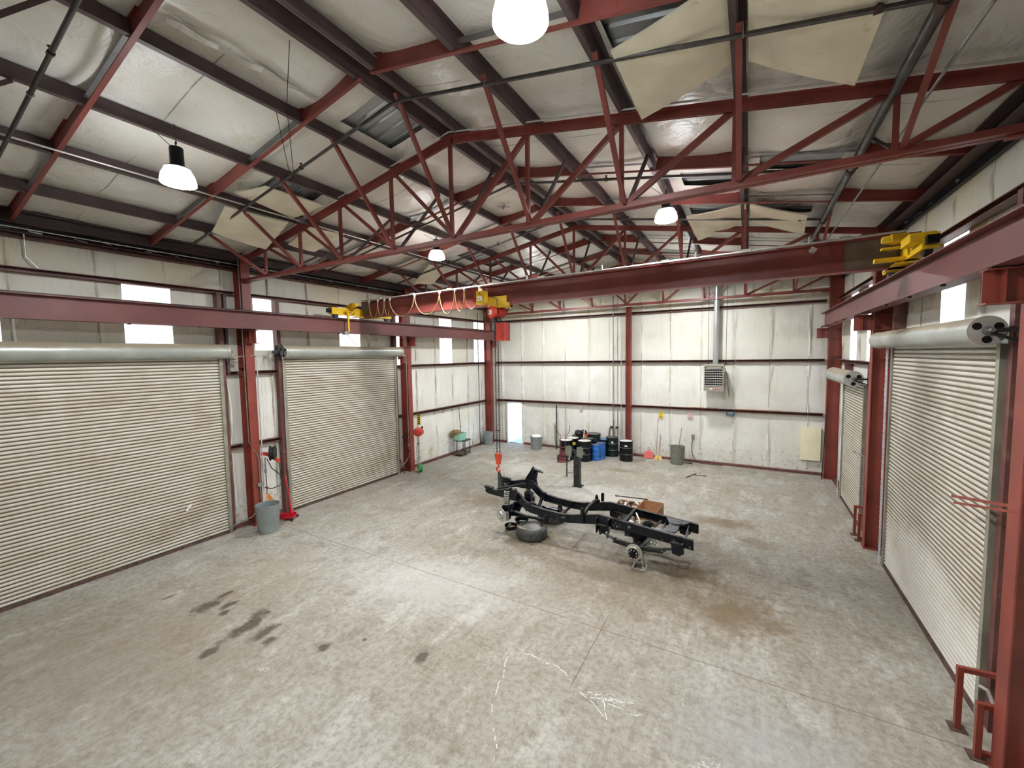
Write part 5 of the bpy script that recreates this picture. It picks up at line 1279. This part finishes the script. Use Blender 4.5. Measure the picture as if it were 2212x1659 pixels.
    leaf([(-2.60, .452), (-2.1, .385), (-1.52, .43)], .075, .016)
    for x in (-2.55, -2.72, -1.5): f = (x + 2.02) / .85; m.cbox((x, yl, .465 + .15 * f * f - .02), .04, .09, .07)
    part('leaf_spring', m, 'darksteel')
    # rear hub: rotor, caliper, axle tube end
    cx_, cz_ = -2.08, .40; yh = CH + s * .74
    m = MB(); ax = V((-.05, s, 0)).normalized(); m.lathe([(.05, 0), (.17, 0), (.175, .006), (.175, .034), (.17, .04), (.135, .042), (.13, .085), (.05, .09), (.05, 0)], V((cx_, yh - s * .02, cz_)), ax, 32); r = part('brake_rotor', m, 'rotor')
    q = MB(); c0 = V((cx_, yh - s * .02, cz_)); q.cyl(c0 + ax * .088, c0 + ax * .095, .115, n=22); q.cyl(c0 + ax * .09, c0 + ax * .17, .05, n=14); q.build('hub_flange', M['black'], r)
    q = MB(); u = V((1, 0, 0)); w = V((0, 0, 1))
    for k in range(8):
        a = 2 * PI * (k + .5) / 8; c = c0 + (u * math.cos(a) + w * math.sin(a)) * .085; q.cyl(c + ax * .09, c + ax * .14, .011, n=8)
    q.build('wheel_stud', M['chrome'], r)
    m = MB(); m.cbox((cx_ - .12, yh + s * .01, cz_ + .04), .07, .09, .16, ry=.3); part('brake_caliper', m, 'rotor')
    m = MB(); m.cbox((cx_, yl, .42), .16, .12, .10)
    for dx in (-.06, .06): m.tube([(cx_ + dx, yl - .05, .36), (cx_ + dx, yl - .05, .56), (cx_ + dx, yl + .05, .56), (cx_ + dx, yl + .05, .36)], .009, 6)
    part('u_bolt_plate', m)
    m = MB(); m.tube([(cx_ + .06, yl - s * .08, .40), (cx_ + .35, yl - s * .10, .74)], .03, 10); part('rear_shock', m, 'ring')
# front axle housing with diff
m = MB(); m.tube([(-5.36, CH - .62, .63), (-5.36, CH - .30, .62), (-5.36, CH + .62, .63)], .048, 12); m.blob((-5.34, CH - .18, .62), .16, .17, .16, .1, 2, 18, 10); part('front_axle', m)
m = MB(); m.cbox((-5.16, CH - .30, .80), .22, .16, .12); m.cyl((-5.16, CH - .30, .72), (-5.16, CH - .30, .92), .05, n=12); m.cbox((-5.22, CH + .38, .82), .2, .16, .16); part('steering_gear', m)
m = MB(); m.tube([(-5.52, CH - .55, .58), (-5.52, CH + .55, .60)], .022, 8); part('tie_rod', m, 'darksteel')
m = MB(); m.tube([(-2.08, CH - .72, .40), (-2.08, CH + .72, .40)], .055, 12); m.blob((-2.10, CH, .42), .19, .19, .18, .08, 2, 18, 10); m.cyl((-2.26, CH, .45), (-2.42, CH, .48), .06, n=12); part('rear_axle', m)
m = MB(); m.cbox((-2.15, CH - .22, .60), .22, .14, .14, .2); m.cbox((-2.32, CH - .33, .62), .12, .1, .12); m.tube([(-2.35, CH - .3, .66), (-2.2, CH - .36, .7), (-2.0, CH - .3, .62)], .03, 8); part('axle_bracket', m, 'darksteel')
m = MB(); m.cbox((-1.86, CH - .30, .58), .10, .1, .16, ry=.4); part('canister', m, 'ring')
m = MB(); m.tube([(-2.28, CH + .32, .86), (-2.15, CH + .05, .80), (-2.08, CH - .25, .82)], .02, 8); part('shock_rod', m, 'rotor')
m = MB(); m.tube([(-2.0, CH + .1, .55), (-1.85, CH + .0, .70), (-1.6, CH - .05, .72), (-1.45, CH + .1, .66)], .022, 8); part('exhaust_hanger', m, 'chrome')
# tall fender bracket on the far rail
m = MB(); pb = [(-5.42, CH + .56, 1.16), (-5.14, CH + .56, 1.10)]
m.add([(-5.42, yf, 1.18), (-5.12, yf, 1.10), (-5.12, yf + .16, 1.10), (-5.42, yf + .16, 1.18), (-5.20, yf + .02, 1.52), (-5.03, yf + .02, 1.50), (-5.03, yf + .13, 1.50), (-5.20, yf + .13, 1.52)], [(0, 1, 2, 3), (4, 7, 6, 5), (0, 4, 5, 1), (1, 5, 6, 2), (2, 6, 7, 3), (3, 7, 4, 0)])
m.bar((-5.2, yf + .06, 1.53), (-4.93, yf + .06, 1.47), .10, .04); m.cyl((-5.16, yf + .06, 1.52), (-5.16, yf + .06, 1.58), .03, n=10); m.tube([(-4.94, yf + .06, 1.47), (-4.88, yf + .06, 1.44), (-4.86, yf + .06, 1.48)], .015, 6)
m.tube([(-5.10, yf + .02, 1.1), (-5.02, yf + .02, 1.46)], .015, 6); part('fender_bracket', m)
m = MB(); m.cbox((-3.16, yf - .01, 1.05), .07, .05, .18); m.cyl((-3.16, yf - .03, 1.13), (-3.16, yf + .02, 1.13), .04, n=12); part('cab_mount', m)
m = MB(); m.bar((-5.75, yn + .1, 1.15), (-5.3, yf - .1, 1.12), .05, .05); m.tube([(-5.45, yn + .05, 1.2), (-5.35, yn + .2, 1.15), (-5.2, yn + .1, 1.22)], .022, 8); part('sway_bar', m, 'darksteel')

# jack stands
def jack_stand(x, y, h, lb):
    t = T('jack_stand', lb, 'jack stand', (x, y, 0), 'jack stands')
    m = MB()
    for dx in (-1, 1):
        for dy in (-1, 1): m.bar((x + dx * .13, y + dy * .13, .01), (x + dx * .035, y + dy * .035, h * .72), .025, .025, (0, 1, 0))
    for dx, dy in ((1, 0), (-1, 0), (0, 1), (0, -1)):
        if dx: m.bar((x + dx * .13, y - .14, .02), (x + dx * .13, y + .14, .02), .03, .03)
        else: m.bar((x - .14, y + dy * .13, .02), (x + .14, y + dy * .13, .02), .03, .03)
    m.build('frame', M['rotor'], t)
    m = MB(); m.cyl((x, y, h * .5), (x, y, h - .02), .026, n=10); m.cbox((x, y, h - .015), .10, .05, .03); m.build('ratchet_post', M['darksteel'], t)
jack_stand(-2.0, CH - .58, .345, 'small pale jack stand under the near end of the rear axle')
jack_stand(-2.0, CH + .58, .345, 'small pale jack stand under the far end of the rear axle, mostly hidden')

# wheels lying on the floor
def wheel(x, y, r, w, lb, rim='chrome', junk=False):
    t = T('wheel_assembly', lb, 'wheel', (x, y, 0), 'wheels lying on the floor')
    m = MB(); m.lathe([(r * .60, .02), (r * .80, .0), (r * .93, .02), (r, .07), (r * 1.0, w - .07), (r * .93, w - .02), (r * .80, w), (r * .62, w - .03), (r * .60, w - .03), (r * .60, .02)], (x, y, 0), (0, 0, 1), 48)
    for k in range(48):
        a = 2 * PI * k / 48; c, s_ = math.cos(a), math.sin(a)
        for z in (.085, w - .085): m.cbox((x + c * r * .995, y + s_ * r * .995, z), .02, .028, .05, a + .2)
        if k % 2: m.cbox((x + c * r * .998, y + s_ * r * .998, w / 2), .012, .05, .07, a)
    m.build('tyre', M['rubber'], t)
    m = MB(); m.lathe([(r * .60, w - .03), (r * .60, .03), (r * .56, .03), (r * .55, w - .12), (r * .58, w - .05), (r * .61, w - .028)], (x, y, 0), (0, 0, 1), 40)
    for k in range(5):
        a = 2 * PI * k / 5 + .3; m.prism([(x + math.cos(a - .5) * r * .24, y + math.sin(a - .5) * r * .24, w - .075), (x + math.cos(a - .24) * r * .58, y + math.sin(a - .24) * r * .58, w - .06), (x + math.cos(a + .24) * r * .58, y + math.sin(a + .24) * r * .58, w - .06), (x + math.cos(a + .5) * r * .24, y + math.sin(a + .5) * r * .24, w - .075)], (0, 0, .03))
    m.lathe([(r * .12, w - .10), (r * .26, w - .10), (r * .26, w - .045), (r * .12, w - .035)], (x, y, 0), (0, 0, 1), 24); m.build('rim', M[rim], t)
    m = MB(); m.lathe([(0, w - .12), (r * .125, w - .12), (r * .125, w - .055), (0, w - .055)], (x, y, 0), (0, 0, 1), 16); m.lathe([(0, .03), (r * .55, .03), (r * .55, .04), (0, .04)], (x, y, 0), (0, 0, 1), 24); m.build('hub_bore', M['black'], t)
wheel(-4.80, 9.18, .40, .275, 'truck wheel with alloy rim and rag lying in front of the chassis')
t2 = wheel(-4.78, 10.42, .40, .26, 'truck wheel lying behind the near rail with loose parts on its rim', rim='darksteel')
m = MB(); m.blob((-5.04, 8.99, .283), .075, .05, .022, .4, 4, 14, 7); m.blob((-4.93, 8.93, .283), .10, .022, .015, .4, 4, 14, 7, 2.0)
S('rag', m, M['rag'], 'tan rag lying on the sidewall of the front wheel', 'rag')
random.seed(11)
for k, (x, y, nm, lb, mt) in enumerate(((-4.92, 10.36, 'brake_part', 'bright machined part lying on the rim of the rear-lying wheel', 'chrome'), (-4.70, 10.38, 'shock_body', 'shiny cylinder lying across the wheel behind the rail', 'chrome'), (-4.66, 10.52, 'canister', 'dark canister lying on the wheel behind the rail', 'ring'), (-5.0, 10.30, 'bracket_piece', 'pale bracket at the edge of the wheel behind the rail', 'rotor'))):
    m = MB()
    if k in (1, 2): m.cyl((x - .12, y + .02, .295), (x + .12, y - .04, .295), .035, n=14); m.cyl((x + .12, y - .04, .295), (x + .17, y - .05, .295), .015, n=10)
    else: m.cbox((x, y, .29), .16, .10, .05, .5 + k); m.cyl((x - .05, y, .30), (x - .05, y, .35), .035, n=12)
    S(nm, m, M[mt], lb, 'car part', 'loose car parts on the wheel')
# pans
def pan(x, y, r, h, lb, stuff):
    t = T('drain_pan', lb, 'pan', (x, y, 0), 'drain pans')
    m = MB(); m.lathe([(r * .85, 0), (r, h), (r * 1.05, h), (r * 1.05, h + .01), (r * .97, h + .01), (r * .82, .015), (0, .015)], (x, y, 0), (0, 0, 1), 30); m.build('pan', M['black'], t)
    for k, (dx, dy, mt) in enumerate(stuff):
        q = MB(); q.cbox((x + dx, y + dy, .05 + .02 * k), .16, .035, .03, .7 * k + .3); S('loose_part', q, M[mt], lb.replace('black drain pan', 'loose part lying in the pan') + ', %s' % ('pale', 'brown', 'long')[k], 'car part', 'loose parts in the pans')
pan(-5.52, 9.36, .17, .09, 'black drain pan touching the front wheel', ((.0, .02, 'white'), (.06, -.04, 'wood'), (-.05, .0, 'ring')))
pan(-5.45, 9.84, .19, .09, 'black drain pan under the front axle', ((.02, .0, 'chrome'),))
# cardboard box with parts, bar
BX, BY = -2.35, 11.72
t = T('cardboard_box', 'open brown cardboard box behind the chassis', 'cardboard box', (BX, BY, 0))
m = MB(); w, d_, h = .56, .78, .40; rz = -.06
def bp(a, b, z): return (BX + a * math.cos(rz) - b * math.sin(rz), BY + a * math.sin(rz) + b * math.cos(rz), z)
for a0, a1, b0, b1 in ((-w / 2, w / 2, -d_ / 2, -d_ / 2 + .012), (-w / 2, w / 2, d_ / 2 - .012, d_ / 2), (-w / 2, -w / 2 + .012, -d_ / 2, d_ / 2), (w / 2 - .012, w / 2, -d_ / 2, d_ / 2)):
    m.prism([bp(a0, b0, 0), bp(a1, b0, 0), bp(a1, b1, 0), bp(a0, b1, 0)], (0, 0, h))
m.prism([bp(-w / 2, -d_ / 2, .002), bp(w / 2, -d_ / 2, .002), bp(w / 2, d_ / 2, .002), bp(-w / 2, d_ / 2, .002)], (0, 0, .01))
m.build('carton', M['card'], t)
random.seed(4)
PT = []
for k in range(8): PT.append((-2.5 + random.uniform(-.05, .3), 11.5 + random.uniform(-.05, .45), .06 + random.uniform(0, .1)))
t = T('parts_carton', 'wide low carton heaped with small truck parts beside the open box', 'cardboard box', (-3.0, 11.8, 0))
m = MB(); m.box(-3.32, -2.68, 11.42, 12.12, 0, .015)
for a in ((-3.32, -3.308, 11.42, 12.12), (-2.692, -2.68, 11.42, 12.12), (-3.32, -2.68, 11.42, 11.432), (-3.32, -2.68, 12.108, 12.12)): m.box(*a, 0, .30)
m.build('carton', M['card'], t)
shape = ('bent elbow', 'flat pad', 'ribbed block', 'pale sleeve', 'rusty hub', 'long bolt', 'brake shoe', 'bare bracket', 'coupling', 'drum half', 'yoke', 'bushing', 'spacer', 'caliper half', 'bearing cup', 'dust shield')
pos = ('by the long bar', 'at the wall-side corner', 'in the middle of the heap', 'next to the open box', 'at the rail-side edge', 'on top of the heap')
for k in range(16):
    x = -3.22 + (k % 4) * .15 + random.uniform(-.03, .03); y = 11.5 + (k // 4) * .16 + random.uniform(-.03, .03); z = .24 + random.uniform(0, .05); a = random.uniform(0, 3)
    m = MB(); mt = M[('rotor', 'rag', 'rust', 'white', 'darksteel', 'wood')[k % 6]]
    if k % 3 == 0: m.cyl((x - .07 * math.cos(a), y - .07 * math.sin(a), z), (x + .07 * math.cos(a), y + .07 * math.sin(a), z + .03), .032, n=12); m.cyl((x, y, z - .02), (x, y, z + .06), .02, n=8)
    elif k % 3 == 1: m.cbox((x, y, z), .15, .07, .05, a, .3, .2); m.cyl((x, y, z), (x, y, z + .05), .025, n=8)
    else: m.torus((x, y, z), (math.cos(a), math.sin(a), 1), .055, .022, 16, 7)
    S('truck_part', m, mt, 'small %s truck part in the low parts carton, %s' % (shape[k], pos[k % 6]), 'truck part', 'parts in the low carton')
for k in range(6):
    x = -3.05 + random.uniform(-.1, .6); y = 11.0 + random.uniform(0, .3); m = MB()
    m.prism([(x, y, 0), (x + .16, y + .03, 0), (x + .18, y + .12, 0), (x + .02, y + .1, 0)], (0, 0, .05 + .04 * (k % 3))); m.cbox((x + .08, y + .06, .08), .12, .08, .05, k, .3)
    S('packing_scrap', m, M[('card', 'white', 'rag')[k % 3]], '%s packing scrap on the floor between the rails and the cartons, %s' % (('brown', 'white', 'tan')[k % 3], ('flat', 'standing', 'folded', 'crumpled', 'torn', 'creased')[k]), 'scrap', 'packing scraps behind the chassis')
m = MB(); m.tube([(-3.42, 12.2, .36), (-2.50, 12.14, .415)], .018, 8); m.torus((-3.44, 12.2, .36), (0, 1, 0), .03, .012, 12, 6); S('track_bar', m, M['rust'], 'long rusty bar with an eye end lying across the cartons', 'bar')
m = MB(); m.cbox((-2.95, 10.75, .17), .42, .3, .34, .1); m.cyl((-2.95, 10.58, .2), (-2.95, 10.54, .2), .06, n=14); S('gear_housing', m, M['black'], 'dark boxy gear housing standing between the chassis and the cartons', 'car part')

# scraps on floor at far right
m = MB(); m.cbox((-1.85, 16.7, .012), .05, .75, .02, -.35); m.cbox((-1.55, 16.85, .012), .45, .04, .02, .1); S('floor_rod', m, M['rust'], 'rusty angle scraps lying crossed on the floor in front of the old trash can', 'scrap')
m = MB(); m.cbox((-2.15, 18.55, .02), .28, .06, .03, -.2); S('black_scrap', m, M['black'], 'black scrap on the floor at the foot of the old trash can', 'scrap')

# ------------------------------------------------------------------ light and camera
w = bpy.data.worlds.new('sky'); SC.world = w; w.use_nodes = True
nt = w.node_tree; bg = nt.nodes['Background']
sky = nt.nodes.new('ShaderNodeTexSky'); sky.sky_type = 'NISHITA'; sky.sun_elevation = math.radians(50); sky.sun_rotation = math.radians(200); sky.sun_disc = False
nt.links.new(sky.outputs[0], bg.inputs[0]); bg.inputs[1].default_value = .42

cam = bpy.data.cameras.new('camera'); co = link(bpy.data.objects.new('camera', cam))
cam.sensor_fit = 'HORIZONTAL'; cam.sensor_width = 36; cam.lens = 888.3006 / 2212 * 36; cam.clip_start = .05; cam.clip_end = 300
yaw, pitch, roll = .5246, .0683, .0165
cy, sy, cp, sp = math.cos(yaw), math.sin(yaw), math.cos(pitch), math.sin(pitch)
F = V((-sy * cp, cy * cp, -sp)); Rr = V((cy, sy, 0)); Dn = F.cross(Rr)
R2 = Rr * math.cos(roll) + Dn * math.sin(roll); D2 = -Rr * math.sin(roll) + Dn * math.cos(roll)
mw = Matrix.Identity(4)
for i, c in enumerate((R2, -D2, -F)):
    for j in range(3): mw[j][i] = c[j]
mw.translation = V((0, 0, 4.6695))
co.matrix_world = mw
SC.camera = co
SC.view_settings.view_transform = 'Standard'; SC.view_settings.look = 'None'; SC.view_settings.exposure = 1.80; SC.view_settings.gamma = 1.0
try: SC.view_settings.use_curve_mapping = False
except Exception: pass
SC.cycles.max_bounces = 3; SC.cycles.diffuse_bounces = 3; SC.cycles.glossy_bounces = 1; SC.cycles.transmission_bounces = 1; SC.cycles.caustics_reflective = False; SC.cycles.caustics_refractive = False; SC.cycles.use_adaptive_sampling = True; SC.cycles.adaptive_threshold = .06; SC.cycles.adaptive_min_samples = 12; SC.cycles.use_denoising = True
